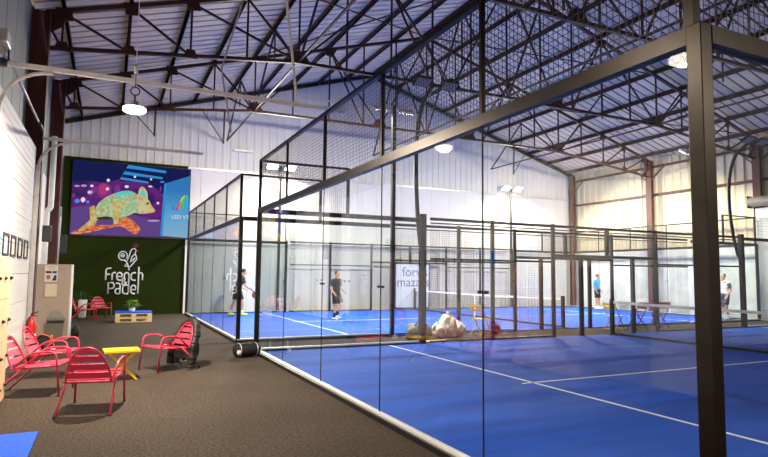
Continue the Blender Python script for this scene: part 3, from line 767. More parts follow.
mchamd = ramp_emit('screen_chameleon_limb', [(.35, (.55, .24, .08)), (.5, (.48, .42, .14)), (.65, (.62, .48, .22))], 6., EM)
mhead = ramp_emit('screen_chameleon_head', [(.35, (.62, .30, .18)), (.5, (.55, .48, .25)), (.65, (.50, .56, .30))], 5., EM)
mbranch = ramp_emit('screen_branch', [(.35, (.30, .06, .02)), (.5, (.62, .15, .05)), (.65, (.75, .28, .16))], 5., EM, vec=(1, 1, 2))
mdark = emit('screen_dark', (.05, .03, .02), EM); mteal2 = emit('screen_turquoise', (.10, .55, .50), EM)
LAY[0] = 0
flat('screen_face', [(SX0, SZ0), (SX1, SZ0), (SX1, SZ1), (SX0, SZ1)], mbg, False, False)
flat('image_violet_floor', [(5, 270), (110, 255), (300, 300), (500, 350), (520, 440), (5, 420)], mviolet, True, False)
flat('image_dark_ceiling', [(10, 8), (310, 20), (255, 110), (180, 130), (60, 120), (10, 130)], mnavy, True, False)
flat('image_dark_ceiling', [(310, 20), (660, 40), (660, 90), (525, 130), (520, 200), (420, 120), (258, 118)], mnavy, True, False)
for (a, b, c_, d_) in (((305, 24), (520, 52), (520, 66), (292, 44)), ((285, 62), (500, 90), (500, 102), (275, 80)), ((268, 96), (420, 118), (420, 128), (262, 110))):
    flat('image_blue_beam', [a, b, c_, d_], mstripe, True, False)
for (cx, cy, rx, ry, mt) in ((178, 175, 40, 44, mpink2), (172, 168, 24, 34, mpink), (130, 170, 20, 18, mpink2), (196, 165, 9, 9, mwhite), (196, 165, 5, 5, mwhite), (198, 116, 9, 9, mwhite), (35, 152, 14, 6, mviolet2), (70, 150, 16, 7, mviolet2), (105, 186, 15, 12, mviolet2), (100, 186, 7, 6, mwhite), (112, 150, 9, 7, mwhite), (40, 235, 14, 12, mblue), (70, 228, 12, 14, mwhite), (95, 240, 9, 9, mblue), (20, 205, 10, 12, mpink2), (300, 150, 12, 8, mwhite), (343, 92, 7, 7, mwhite), (435, 104, 6, 6, mwhite), (432, 146, 12, 5, mwhite), (492, 160, 6, 16, mpink2), (500, 118, 14, 5, mblue), (478, 245, 14, 12, mpink2), (480, 242, 7, 7, mwhite), (250, 170, 16, 30, mpink2), (460, 345, 36, 6, mviolet2)):
    flat('image_light_spot', [(cx + rx * cos(a), cy + ry * sin(a)) for a in [2 * pi * i / 14 for i in range(14)]], mt, True, False)
flat('image_blue_wall', [(522, 125), (668, 78), (660, 450), (505, 432)], mteal, True, False)
flat('image_blue_edge', [(512, 128), (526, 124), (514, 432), (500, 430)], mstripe, True, False)
flat('image_branch', [(15, 412), (60, 388), (140, 368), (220, 368), (275, 332), (320, 328), (385, 388), (362, 422), (325, 405), (280, 378), (200, 388), (100, 412), (40, 420)], mbranch)
flat('image_tail', [(150, 290), (110, 340), (62, 388), (58, 402), (95, 390), (140, 350), (165, 325)], mchamd)
flat('image_chameleon_body', [(132, 300), (150, 250), (195, 210), (250, 185), (310, 174), (362, 194), (385, 230), (392, 300), (350, 300), (310, 318), (255, 332), (200, 332), (150, 332)], mcham)
flat('image_turquoise_back', [(215, 205), (262, 180), (315, 174), (345, 186), (320, 194), (262, 200)], mteal2)
flat('image_casque', [(365, 196), (372, 158), (393, 150), (414, 178), (420, 220), (395, 235)], mhead)
flat('image_casque_patch', [(378, 185), (388, 165), (404, 184), (404, 206), (388, 206)], mteal2)
flat('image_chameleon_head', [(368, 235), (395, 208), (425, 225), (445, 258), (466, 288), (445, 300), (400, 304), (372, 298)], mhead)
flat('image_eye_ring', [(418 + 20 * cos(a), 248 + 13 * sin(a)) for a in [2 * pi * i / 12 for i in range(12)]], mchamd)
flat('image_eye', [(421 + 7 * cos(a), 246 + 6 * sin(a)) for a in [2 * pi * i / 12 for i in range(12)]], mdark)
flat('image_belly_shadow', [(150, 326), (200, 320), (232, 330), (200, 338), (150, 336)], mdark)
flat('image_front_leg', [(232, 262), (266, 262), (264, 310), (266, 356), (240, 362), (236, 320)], mchamd)
flat('image_upper_leg', [(225, 240), (285, 232), (305, 250), (262, 272), (235, 275)], mchamd)
flat('image_rear_leg', [(106, 272), (132, 262), (136, 310), (146, 356), (120, 372), (112, 330)], mchamd)
# emblem and text on the blue wall
for nm, cc, pl in (('cyan', (.03, .40, .62), [(634, 226), (644, 206), (655, 200), (655, 270), (640, 276), (634, 250)]),
                   ('green', (.08, .52, .08), [(616, 236), (628, 206), (648, 194), (654, 198), (637, 214), (629, 245), (634, 275), (624, 268)]),
                   ('yellow', (.62, .60, .05), [(606, 240), (618, 209), (634, 196), (633, 204), (621, 222), (614, 242)]),
                   ('orange', (.70, .26, .02), [(599, 258), (608, 232), (616, 236), (609, 256), (613, 278), (605, 272)]),
                   ('red', (.62, .03, .05), [(589, 279), (602, 260), (608, 242), (601, 238), (596, 256), (586, 270)]),
                   ('magenta', (.50, .03, .40), [(573, 281), (586, 286), (598, 276), (594, 270), (584, 277)]),
                   ('blue', (.03, .20, .75), [(568, 258), (562, 271), (569, 282), (579, 284), (578, 277), (571, 272), (574, 262)])):
    flat('image_rainbow_band', pl, emit('screen_rainbow_' + nm, cc, EM))
for k in range(7): flat('image_small_print', [(592 + k * 8, 361 + k * .6), (598 + k * 8, 361.5 + k * .6), (598 + k * 8, 367 + k * .6), (592 + k * 8, 366.5 + k * .6)], mviolet2, True, False)
def text_mesh(txt, size):
    cu = bpy.data.curves.new('tmp_text', 'FONT'); cu.body = txt; cu.size = size; cu.resolution_u = 3
    o = bpy.data.objects.new('tmp_text', cu); C.objects.link(o); bpy.context.view_layer.update()
    me = bpy.data.meshes.new_from_object(o.evaluated_get(bpy.context.evaluated_depsgraph_get()))
    vs = [tuple(v.co) for v in me.vertices]; fs = [tuple(p.vertices) for p in me.polygons]
    bpy.data.objects.remove(o); bpy.data.curves.remove(cu); bpy.data.meshes.remove(me)
    return vs, fs
def flat_text(name, txt, size, x, z, y, mat, parent, og, maxx=1e9):
    vs, fs = text_mesh(txt, size); mb = MB(); mb.add([(min(x + v[0], maxx), y, z + v[1]) for v in vs], fs)
    return mb.build(name, mat, parent, og)
x_, z_ = suv(560, 332); flat_text('image_text', 'LED VT', .215, x_, z_, YS - .035, mwhite, t, og, SX1 - .01)

# logo strokes (drawn in a local grid, mapped on the grass wall)
lg = thing('wall_logo', 'white lettering French & Padel with a rooster emblem on the green grass wall', 'logo', (-2.2, YG, .3)); lgo = (-2.2, YG, .3)
def lp(cx, cy):
    px = 95 + cx / 5.25; py = 238 + cy / 5.25
    return (-2.97 + (px - 103) * .03357, YG - .03, .83 + (293 - py) * .0386)
def stroke(name, runs, r=.029, mat='logo'):
    m = MB()
    for run in runs: m.tube([lp(*p) for p in run], r, 8, scl=(1, .6, 1))
    m.build(name, M[mat], lg, lgo)
def arc_(cx, cy, rx, ry, a0, a1, n=12): return [(cx + rx * cos(radians(a0 + (a1 - a0) * i / n)), cy + ry * sin(radians(a0 + (a1 - a0) * i / n))) for i in range(n + 1)]
stroke('letter_f', [[(52, 222), (52, 175)] + arc_(66, 175, 14, 14, 180, 270, 5) + [(80, 161)], [(52, 192), (74, 192)]])
stroke('letter_r', [[(86, 222), (86, 195)] + arc_(98, 195, 12, 12, 180, 270, 5) + [(106, 183)]])
stroke('letter_e', [[(112, 203), (140, 203), (140, 196)] + arc_(126, 196, 14, 13, 0, -180, 8) + [(112, 208)] + arc_(126, 208, 14, 14, 180, 90, 5) + [(138, 222)]])
stroke('letter_n', [[(152, 215), (152, 196)] + arc_(165, 196, 13, 13, 180, 360, 8) + [(178, 290)]])
stroke('letter_c', [[(216, 183), (204, 183)] + arc_(204, 196, 14, 13, -90, -180, 5) + [(190, 208)] + arc_(204, 208, 14, 14, 180, 90, 5) + [(216, 222)]])
stroke('letter_h', [[(231, 152), (231, 292)], [(231, 196)] + arc_(242, 196, 11, 13, 180, 360, 8) + [(253, 222)]])
stroke('letter_p', [[(68, 292), (68, 235), (86, 235)] + arc_(86, 250, 14, 15, -90, 90, 8) + [(68, 265)]])
stroke('letter_a', [[(108, 238), (120, 238)] + arc_(120, 250, 12, 12, -90, 0, 5) + [(132, 292), (118, 292)] + arc_(118, 279, 12, 13, 90, 270, 8) + [(132, 266)]])
stroke('letter_d', [[(178, 292), (160, 292)] + arc_(160, 278, 14, 14, 90, 180, 5) + [(146, 262)] + arc_(160, 262, 14, 14, 180, 270, 5) + [(178, 248)]])
stroke('letter_e', [[(192, 271), (218, 271), (218, 262)] + arc_(205, 262, 13, 14, 0, -180, 8) + [(192, 278)] + arc_(205, 278, 13, 14, 180, 90, 5) + [(216, 292)]])
stroke('ampersand', [[(166, 246), (144, 222)] + arc_(150, 217, 7, 7, 140, 400, 8) + [(142, 232)] + arc_(150, 238, 9, 8, 200, 30, 6) + [(166, 230)]], .028)
stroke('rooster', [arc_(140, 95, 24, 23, 60, 400, 20), [(150, 118), (166, 134), (178, 170)], [(166, 134), (150, 148), (182, 152), (216, 112), (212, 92), (204, 84)],
                   [(160, 128), (174, 96), (180, 70), (190, 58), (204, 56), (212, 68), (206, 84), (190, 98), (182, 128), (196, 118), (206, 104)]], .024)
stroke('racket_face', [arc_(138, 93, 10, 9, 0, 360, 12), [(130, 93), (146, 93)]], .018)
stroke('rooster_comb', [[(190, 46), (196, 36), (206, 34), (214, 40), (218, 48)], [(196, 46), (212, 46)], [(216, 66), (220, 76)]], .05, 'comb')

# ------------------------------------------------------------------ red lounge chairs
def make_chair():
    t = thing('lounge_chair', 'x', 'chair'); R = M['redchair']
    for i in range(5):
        y = .24 - i * .105; z = .405 - i * .017
        m = MB(); m.bbox(-.25, .25, y - .046, y + .046, z - .008, z + .006, .004); m.build('seat_slat', R, t)
    # arched back frame
    def back(u, h):
        return (u, -.26 - h * .36, .355 + h * .92)
    prof = [(.24, 0), (.236, .08), (.218, .17), (.188, .26), (.142, .35), (.082, .415), (.0, .44)]
    arch = [back(-a, b) for a, b in prof] + [back(a, b) for a, b in prof[::-1][1:]]
    MB().tube(bez(arch, 4), .013, 8).build('back_frame', R, t)
    def halfw(h):
        for (a, b), (c_, d_) in zip(prof, prof[1:]):
            if b <= h <= d_: return a + (c_ - a) * (h - b) / (d_ - b)
        return 0
    for (h0, h1) in ((.045, .125), (.155, .235), (.265, .34), (.368, .415)):
        m = MB(); vs = []; n = 10
        for hh in (h0, h1):
            w = halfw(hh) - .006
            for i in range(n + 1):
                u = -w + 2 * w * i / n; p = back(u, hh); bow = -.02 * (1 - (u / .25) ** 2)
                vs.append((p[0], p[1] + bow, p[2])); vs.append((p[0], p[1] + bow - .008, p[2] - .003))
        fs = []; k = 2 * (n + 1)
        for i in range(n):
            a = 2 * i
            fs += [(a, a + 2, k + a + 2, k + a), (a + 1, k + a + 1, k + a + 3, a + 3), (a, a + 1, a + 3, a + 2), (k + a, k + a + 2, k + a + 3, k + a + 1)]
        fs += [(0, k, k + 1, 1), (2 * n, 2 * n + 1, k + 2 * n + 1, k + 2 * n)]
        m.add(vs, fs); m.build('back_slat', R, t)
    for s in (-1, 1):
        p = rounded([(s * .285, .33, .012), (s * .275, .27, .575), (s * .275, -.03, .565), (s * .25, -.24, .365)], .09, 6)
        MB().tube(p, .014, 8).build('arm_and_front_leg', R, t)
        MB().tube([(s * .262, -.10, .385), (s * .285, -.47, .012)], .014, 8).build('rear_leg', R, t)
        MB().tube([(s * .262, -.27, .355), (s * .262, .29, .395)], .011, 8).build('seat_rail', R, t)
        MB().lathe([(.018, 0), (.018, .014)], (s * .285, .33, 0), 10).build('foot_cap', M['dkplast'], t)
        MB().lathe([(.018, 0), (.018, .014)], (s * .286, -.472, 0), 10).build('foot_cap', M['dkplast'], t)
    MB().tube([(-.272, .285, .392), (.272, .285, .392)], .011, 8).build('front_rail', R, t)
    MB().tube([(-.25, -.262, .35), (.25, -.262, .35)], .011, 8).build('rear_rail', R, t)
    return t
ch0 = make_chair()
spots = [(-2.93, 5.86, -12, 'red slatted lounge chair with its back to the camera, nearest of all'),
         (-3.60, 7.08, -104, 'red slatted lounge chair close to the wooden lockers, seen from its side'),
         (-3.55, 8.42, -104, 'red slatted lounge chair in front of the backpack and fire extinguisher'),
         (-1.88, 8.45, 117, 'red slatted lounge chair with a black jacket draped over its back'),
         (-3.45, 19.5, -95, 'far red lounge chair half hidden behind the taupe cabinet'),
         (-3.02, 20.3, 195, 'far red lounge chair facing the camera beside the potted fern')]
for i, (x, y, a, lb) in enumerate(spots):
    o = ch0 if i == 0 else copy_tree(ch0)
    o.location = (x, y, 0); o.rotation_euler = (0, 0, radians(a)); o['label'] = lb; o['group'] = 'red lounge chairs on the carpet'

# yellow folding table
def cross_legs(t, mat, w, d, h, og=None):
    for s in (-1, 1):
        MB().bar((s * w, -d, .0), (s * w, d, h), .03, .014, (0, 1, 0)).build('leg', mat, t)
        MB().bar((s * (w - .02), d, .0), (s * (w - .02), -d, h), .03, .014, (0, 1, 0)).build('leg', mat, t)
t = thing('folding_table', 'small yellow metal folding table among the red lounge chairs', 'table', (-2.6, 7.75, 0), radians(4))
m = MB(); m.bbox(-.25, .25, -.20, .20, .435, .455, .008)
m.box(-.25, .25, -.205, -.195, .422, .45); m.box(-.25, .25, .195, .205, .422, .45); m.build('table_top', M['yellow'], t)
for s in (-1, 1):
    MB().bar((-.22, s * .15, 0), (.20, s * .15, .43), .03, .014, (0, 1, 0)).build('leg', M['yellow'], t)
    MB().bar((.22, s * .13, 0), (-.20, s * .13, .43), .03, .014, (0, 1, 0)).build('leg', M['yellow'], t)
MB().bar((-.17, -.15, .05), (-.17, .15, .05), .018).build('stretcher', M['yellow'], t); MB().bar((.17, -.13, .05), (.17, .13, .05), .018).build('stretcher', M['yellow'], t)

# jacket over the right chair's back
def make_jacket():
    jt = thing('puffer_jacket', 'black quilted jacket draped over the back of a red lounge chair', 'jacket', spots[3][0:2] + (0,), radians(spots[3][2]))
    prof = [(.30, -.33), (.315, -.18), (.31, 0), (.295, .10), (.272, .20), (.238, .28), (.18, .375), (.10, .445), (0, .47)]
    def bk(u, h): return Vector((u, -.30 - h * .36 if h > 0 else -.30 - h * .10, .355 + h * .92 if h > 0 else .355 + h * .98))
    arch = [bk(-a, b) for a, b in prof] + [bk(a, b) for a, b in prof[::-1][1:]]
    arch = bez(arch, 10); n = len(arch)
    r = [.05 + .008 * abs(sin(i * .75)) + (.014 if (i < 14 or i > n - 15) else 0) for i in range(n)]
    from mathutils import noise
    def rumple(mb, a=.022):
        out = []
        for v in mb.v:
            p = Vector(v); d = noise.noise_vector(p * 5.) * a + noise.noise_vector(p * 13.) * a * .5
            crease = .010 * abs(sin(p.z * 38 + 3 * noise.noise(p * 4.)))
            q = p + d; c0 = Vector((0, -.38, p.z)); w = q - c0; w.z = 0
            if w.length > 1e-4: q += w.normalized() * (crease - .005)
            q.z = max(q.z, .012); out.append(tuple(q))
        mb.v = out; return mb
    m = MB().tube(arch, r, 14, scl=(.9, 1.1, 1)); rumple(m).build('front_edge', M['dkfab'], jt)
    # quilted back sheet behind the slats
    m = MB(); vs = []; fs = []; nu, nv = 14, 26
    for k in range(2):
        for j in range(nv + 1):
            h = -.26 + .72 * j / nv
            w = .30
            for (a, b), (c_, d_) in zip(prof, prof[1:]):
                if b <= h <= d_: w = a + (c_ - a) * (h - b) / (d_ - b)
            for i in range(nu + 1):
                u = -w + 2 * w * i / nu; p = bk(u, h)
                puff = .015 + .014 * abs(sin(j * pi / 3.0)) * (1 if k else 0) + .02 * (1 - (u / .28) ** 2)
                hem = 0
                vs.append((p.x, p.y - .03 - (puff + .02 if k else 0), p.z + (.04 * abs(sin(i * .9)) if j == 0 else 0)))
    w_ = (nu + 1); base = w_ * (nv + 1)
    for k in range(2):
        for j in range(nv):
            for i in range(nu):
                a = k * base + j * w_ + i; q = (a, a + 1, a + w_ + 1, a + w_); fs.append(q if k else q[::-1])
    for i in range(nu):
        fs.append((i, i + 1, base + i + 1, base + i)); a = nv * w_ + i; fs.append((a, base + a, base + a + 1, a + 1))
    for j in range(nv):
        for i in (0, nu): a = j * w_ + i; fs.append((a, a + w_, base + a + w_, base + a))
    m.add(vs, fs, True); rumple(m, .03).build('back_panel', M['dkfab'], jt)
    for s in (-1, 1):
        pts = bez([(s * .24, -.36, .50), (s * .26, -.38, .36), (s * .25, -.36, .2), (s * .22, -.33, .06)], 8)
        rr = [.055 + .005 * abs(sin(i * .8)) for i in range(len(pts))]; rr[-1] = .04
        rumple(MB().tube(bez(pts, 2), [.055] * (2 * len(pts) - 2) + [.035], 14)).build('sleeve', M['dkfab'], jt)
    MB().tube(bez([(-.11, -.47, .77), (0, -.50, .82), (.11, -.47, .77)], 6), .045, 10).build('collar', M['dkfab'], jt)
make_jacket()

# blue mat at the lower left
tag(MB().bbox(-4.5, -3.40, 3.3, 4.87, .001, .016, .004).build('floor_mat', M['bluecloth'], None, (-4, 4, 0)), 'flat blue turf mat on carpet at the lower left corner', 'mat')

# ------------------------------------------------------------------ lockers
t = thing('locker_cabinet', 'pale birch lockers with small dark handles at the left picture edge', 'lockers', (-4.1, 5.8, 0)); og = (-4.1, 5.8, 0)
LX0, LX1, LY0, LY1, LZ = XD + .02, -3.94, 4.95, 6.62, 1.80
MB().box(LX0, LX1 - .02, LY0, LY1, .03, LZ).build('carcass', M['birch'], t, og)
MB().box(LX0, LX1 - .04, LY0 + .02, LY1 - .02, 0, .03).build('plinth', M['dkplast'], t, og)
nc = 4; cw = (LY1 - LY0) / nc; rows = [(.05, .40), (.41, .76), (.77, 1.28), (1.29, 1.79)]
for i in range(nc):
    for (a, b) in rows:
        y0 = LY0 + i * cw
        dn = MB().bbox(LX1 - .02, LX1, y0 + .005, y0 + cw - .005, a, b, .003).build('locker_door', M['birch'], t, og)
        hm = MB(); hm.tube([(LX1, y0 + cw - .07, (a + b) / 2), (LX1 + .02, y0 + cw - .07, (a + b) / 2)], .022, 10); hm.bbox(LX1 + .012, LX1 + .03, y0 + cw - .10, y0 + cw - .04, (a + b) / 2 - .012, (a + b) / 2 + .012, .003)
        hm.build('handle', M['dkplast'], dn, og)

# taupe cabinet with notices
t = thing('storage_cabinet', 'wide taupe cabinet with two notices taped to its side', 'cabinet', (-4.0, 14.2, 0)); og = (-4, 14.2, 0)
MB().bbox(-4.46, -3.645, 13.8, 14.55, 0, 1.80, .008).build('body', M['taupe'], t, og)
MB().box(-3.645, -3.62, 13.8, 14.55, .03, 1.80).build('door', M['white'], t, og)
MB().box(-3.62, -3.60, 14.3, 14.36, 1.28, 1.46).build('yellow_tag', M['yellow'], t, og)
n1 = thing('notice', 'white printed notice with dark pictures, upper one on the taupe cabinet', 'poster', (-4.05, 13.79, 1.4)); og = (-4.05, 13.79, 1.4)
MB().box(-4.19, -3.92, 13.785, 13.795, 1.38, 1.77).build('sheet', M['paper'], n1, og)
def pr(p, nm, a, b, c_, d_, mt, og): MB().box(a, b, 13.782, 13.786, c_, d_).build(nm, M[mt], p, og)
pr(n1, 'text_block', -4.17, -4.05, 1.585, 1.635, 'paperdk', og); pr(n1, 'text_block', -4.03, -3.94, 1.585, 1.635, 'paperdk', og)
for k in range(3): pr(n1, 'text_line', -4.15 + .02 * k, -3.97, 1.735 - k * .03, 1.745 - k * .03, 'taupe', og)
MB().ell((-4.11, 13.784, 1.49), (.045, .003, .055), 12, 8).build('red_picture', M['paperred'], n1, og)
MB().prism([(-4.03, 1.41), (-3.94, 1.41), (-3.945, 1.55), (-3.99, 1.53)], lambda u, v, w: (u, 13.785 - w, v), .003).build('navy_picture', M['papernavy'], n1, og)
n2 = tag(MB().box(-4.16, -3.92, 13.785, 13.795, 1.03, 1.33).build('notice', M['beigepaper'], None, (-4.05, 13.79, 1.2)), 'plain cream sheet taped below the printed notice on the taupe cabinet', 'poster')

# bin
t = thing('litter_bin', 'dark grey swing-lid bin standing against the taupe cabinet', 'bin', (-3.87, 13.5, 0)); og = (-3.87, 13.5, 0)
def frustum(x, y, z0, z1, a0, b0, a1, b1):
    m = MB(); m.add([(x - a0, y - b0, z0), (x + a0, y - b0, z0), (x + a0, y + b0, z0), (x - a0, y + b0, z0), (x - a1, y - b1, z1), (x + a1, y - b1, z1), (x + a1, y + b1, z1), (x - a1, y + b1, z1)],
                       [(0, 3, 2, 1), (4, 5, 6, 7), (0, 1, 5, 4), (1, 2, 6, 5), (2, 3, 7, 6), (3, 0, 4, 7)])
    return m
frustum(-3.88, 13.5, 0, .5, .14, .11, .175, .13).build('bucket', M['greyplast'], t, og)
frustum(-3.88, 13.5, .5, .56, .19, .145, .185, .14).build('rim', M['greyplast'], t, og)
frustum(-3.88, 13.5, .56, .70, .18, .135, .12, .09).build('swing_lid', M['greyplast'], t, og)
MB().box(-4.05, -3.71, 13.352, 13.375, .44, .49).build('bag_edge', M['dkplast'], t, og)
# black bag behind the cabinet
t = thing('tote_bag', 'small black bag on the floor right of the taupe cabinet', 'bag', (-3.5, 14.2, 0)); og = (-3.5, 14.2, 0)
MB().ell((-3.5, 14.2, .15), (.1, .16, .15), 14, 10).build('body', M['dkfab2'], t, og)
MB().tube([(-3.5 + .0, 14.2 + .09 * cos(a), .26 + .12 * sin(a)) for a in [pi * i / 10 for i in range(11)]], .012, 6).build('handle', M['dkplast'], t, og)

# fire extinguisher
EX, EY = -4.17, 11.5
t = thing('fire_extinguisher', 'red fire extinguisher standing by the white left wall', 'fire extinguisher', (EX, EY, 0)); og = (EX, EY, 0)
MB().lathe([(.08, 0), (.09, .02), (.09, .56), (.075, .63), (.04, .69), (.03, .73)], og, 20).build('cylinder', M['redpaint'], t, og)
m = MB(); m.tube([(EX, EY, .71), (EX, EY, .79)], .024, 10); m.bar((EX, EY, .77), (EX + .11, EY - .03, .82), .02); m.bar((EX, EY, .74), (EX + .1, EY - .03, .73), .016); m.build('valve', M['dkplast'], t, og)
MB().tube(bez([(EX, EY, .75), (EX - .07, EY - .06, .64), (EX - .08, EY - .09, .4), (EX - .05, EY - .09, .14)], 6), .014, 8).build('hose', M['dkplast'], t, og)
MB().lathe([(.0915, .30), (.0915, .38)], og, 20).build('label_band', M['beigepaper'], t, og)

# backpack and gear behind the second chair
t = thing('backpack', 'dark grey backpack with orange trim on floor behind a red chair', 'backpack', (-3.95, 11.2, 0)); og = (-3.95, 11.2, 0)
rt = Euler((0, .25, .3)).to_matrix()
MB().ell((-3.93, 11.2, .2), (.22, .2, .2), 18, 12, rt).build('body', M['dkfab2'], t, og)
MB().ell((-3.86, 11.06, .17), (.13, .12, .12), 14, 10, rt).build('front_pocket', M['dkfab'], t, og)
MB().tube([(-3.78 + .02 * cos(a), 11.03, .34 + .04 * sin(a)) for a in [2 * pi * i / 10 for i in range(10)]], .014, 6, closed=True).build('orange_loop', M['orange'], t, og)
MB().tube(bez([(-4.08, 11.1, .3), (-3.95, 11.0, .41), (-3.78, 11.03, .33), (-3.72, 11.05, .15)], 6), .012, 8).build('shoulder_strap', M['orange'], t, og)
MB().ell((-3.74, 11.02, .07), (.06, .09, .07), 10, 8).build('side_pouch', M['whitecl'], t, og)
t = tag(MB().ell((-4.1, 10.5, .12), (.2, .28, .12), 16, 10).build('sports_bag', M['greyplast'], None, (-4.1, 10.5, 0)), 'low brown-grey soft bag lying along the left wall before backpack', 'bag')

# pallet table with plant
t = thing('pallet_table', 'low table of pale pallets with a blue top before the grass wall', 'table', (-2.0, 18.9, 0)); og = (-2, 18.9, 0)
x0, x1, y0, y1 = -2.56, -1.46, 18.55, 19.3
for q, zb in enumerate((0, .15)):
    for yy in (y0, (y0 + y1) / 2 - .05, y1 - .1):
        m = MB(); m.box(x0, x1, yy, yy + .1, zb + .115, zb + .145); m.build('deck_board', M['pallet'], t, og)
        for xx in (x0, (x0 + x1) / 2 - .07, x1 - .14): MB().box(xx, xx + .14, yy, yy + .1, zb + .022, zb + .115).build('block', M['pallet'], t, og)
        MB().box(x0, x1, yy, yy + .1, zb, zb + .022).build('bottom_board', M['pallet'], t, og)
MB().bbox(x0 - .01, x1 + .01, y0 - .01, y1 + .01, .296, .335, .008).build('blue_top', M['bluecloth'], t, og)
def leaves(parent, og, c, n, rad, hgt, ln, mat, nm='foliage', droop=.5, wd=.02):
    m = MB(); rnd = random.Random(3)
    for i in range(n):
        a = rnd.uniform(0, 2 * pi); el = rnd.uniform(.25, 1.45); L = ln * rnd.uniform(.7, 1.1)
        d = Vector((cos(a) * cos(el), sin(a) * cos(el), sin(el))); side = Vector((-sin(a), cos(a), 0))
        b0 = Vector(c) + Vector((rnd.uniform(-rad, rad), rnd.uniform(-rad, rad), rnd.uniform(0, hgt)))
        vs = []; k = 5
        for j in range(k + 1):
            s = j / k; p = b0 + d * L * s + Vector((0, 0, -droop * L * s * s)); w = wd * sin(pi * (.12 + .88 * s) ) + .002
            vs += [p - side * w, p + side * w + Vector((0, 0, .003)), p + Vector((0, 0, -.006))]
        fs = []
        for j in range(k): q = 3 * j; fs += [(q, q + 3, q + 5, q + 2), (q + 2, q + 5, q + 4, q + 1), (q, q + 1, q + 4, q + 3)]
        m.add(vs, fs, True)
    return m.build(nm, M[mat], parent, og)
t = thing('potted_plant', 'bushy bright green plant in white pot on the pallet table', 'plant', (-2.06, 18.9, .335)); og = (-2.06, 18.9, .335)
MB().lathe([(.07, 0), (.09, .01), (.10, .12), (.09, .125), (.085, .11)], og, 20).build('pot', M['pot'], t, og)
leaves(t, og, (-2.06, 18.9, .45), 170, .10, .14, .25, 'leaf', wd=.022, droop=.35)
t = thing('potted_fern', 'dark arching fern in a white pot before the grass wall', 'plant', (-3.6, 21.2, 0)); og = (-3.6, 21.2, 0)
MB().lathe([(.10, 0), (.12, .02), (.15, .62), (.14, .64), (.13, .6)], og, 20).build('pot', M['pot'], t, og)
leaves(t, og, (-3.6, 21.2, .62), 34, .05, .04, .72, 'leafdk', wd=.028, droop=.55)

# duffel
t = thing('duffel_bag', 'black duffel bag with pale piping at the corner of the glass courts', 'bag', (-.32, 9.42, 0), radians(12)); 
m = MB(); pts = [(-.27, 0, .14), (-.25, 0, .14), (-.22, 0, .14), (0, 0, .14), (.22, 0, .14), (.25, 0, .14), (.27, 0, .14)]
m.tube(pts, [.05, .10, .128, .142, .128, .10, .05], 20, scl=(1, 1.1, .97)); m.build('body', M['dkfab2'], t)
for x in (-.17, .17):
    MB().tube([(x, .152 * cos(a), .14 + .134 * sin(a)) for a in [2 * pi * i / 24 for i in range(24)]], .008, 6, closed=True).build('pale_piping', M['galv'], t)
MB().tube(bez([(-.14, -.10, .24), (-.05, -.14, .30), (.05, -.14, .30), (.14, -.10, .24)], 6), .012, 6).build('handle', M['dkplast'], t)
MB().ell((-.20, -.10, .12), (.05, .05, .07), 12, 8).build('white_pocket', M['whitecl'], t)

# things in the passage between the courts
t = tag(MB().bbox(4.08, 4.85, 10.18, 10.45, .0, .03, .005).build('wooden_board', M['board'], None, (4.4, 10.3, 0)), 'flat yellow wooden board lying at the end of near court glass', 'board')
def lumpy(name, label, cat, c, r, mat, parts):
    t = thing(name, label, cat, (c[0], c[1], 0)); og = (c[0], c[1], 0)
    bm = bmesh.new(); bmesh.ops.create_icosphere(bm, subdivisions=4, radius=1)
    rnd = random.Random(len(label))
    ph = [(rnd.uniform(2, 5), rnd.uniform(0, 6), Vector((rnd.uniform(-1, 1), rnd.uniform(-1, 1), rnd.uniform(-1, 1)))) for _ in range(7)]
    for v in bm.verts:
        k = 1 + sum(.045 * sin(f * 2 * v.co.dot(d) + p) for f, p, d in ph)
        co = v.co * k; co.z = max(co.z, -.82); v.co = Vector((c[0] + co.x * r[0], c[1] + co.y * r[1], r[2] * .82 + co.z * r[2]))
    MB().bm(bm, True).build('body', M[mat], t, og)
    for f in parts: f(t, og)
    return t
lumpy('fabric_bag', 'grey-brown bag at the foot of the arched mast between courts', 'bag', (4.32, 10.85), (.36, .22, .25), 'baggrey',
      [lambda t, og: MB().tube(bez([(4.15, 10.72, .36), (4.25, 10.7, .48), (4.4, 10.7, .48), (4.5, 10.72, .36)], 6), .015, 6).build('handle', M['dkfab2'], t, og)])
lumpy('plastic_bag', 'large knotted cream plastic bag standing upright in the passage', 'bag', (5.40, 11.15), (.22, .24, .33), 'bagcream',
      [lambda t, og: MB().lathe([(.03, 0), (.06, .03), (.03, .06), (.07, .12)], (5.40, 11.15, .55), 12).build('knot', M['bagcream'], t, og)])
lumpy('plastic_bag', 'low cream plastic bag left of the large knotted one', 'bag', (4.98, 11.0), (.17, .2, .22), 'bagcream',
      [lambda t, og: MB().lathe([(.02, 0), (.04, .02), (.02, .04), (.05, .08)], (4.98, 11.0, .34), 12).build('knot', M['bagcream'], t, og)])
lumpy('plastic_bag', 'cream plastic bag right of the large knotted one, against far fence', 'bag', (5.82, 11.3), (.17, .2, .21), 'bagcream',
      [lambda t, og: MB().lathe([(.02, 0), (.04, .02), (.02, .04), (.05, .08)], (5.82, 11.3, .32), 12).build('knot', M['bagcream'], t, og)])
lumpy('paper_wrapper', 'small crumpled white wrapper between grey-brown bag and cream bags', 'litter', (4.73, 11.3), (.07, .1, .08), 'whitecl', [])
lumpy('cloth_bundle', 'dark red bundle on passage floor beside the yellow folding chair', 'bundle', (7.0, 11.25), (.13, .13, .17), 'darkred', [])
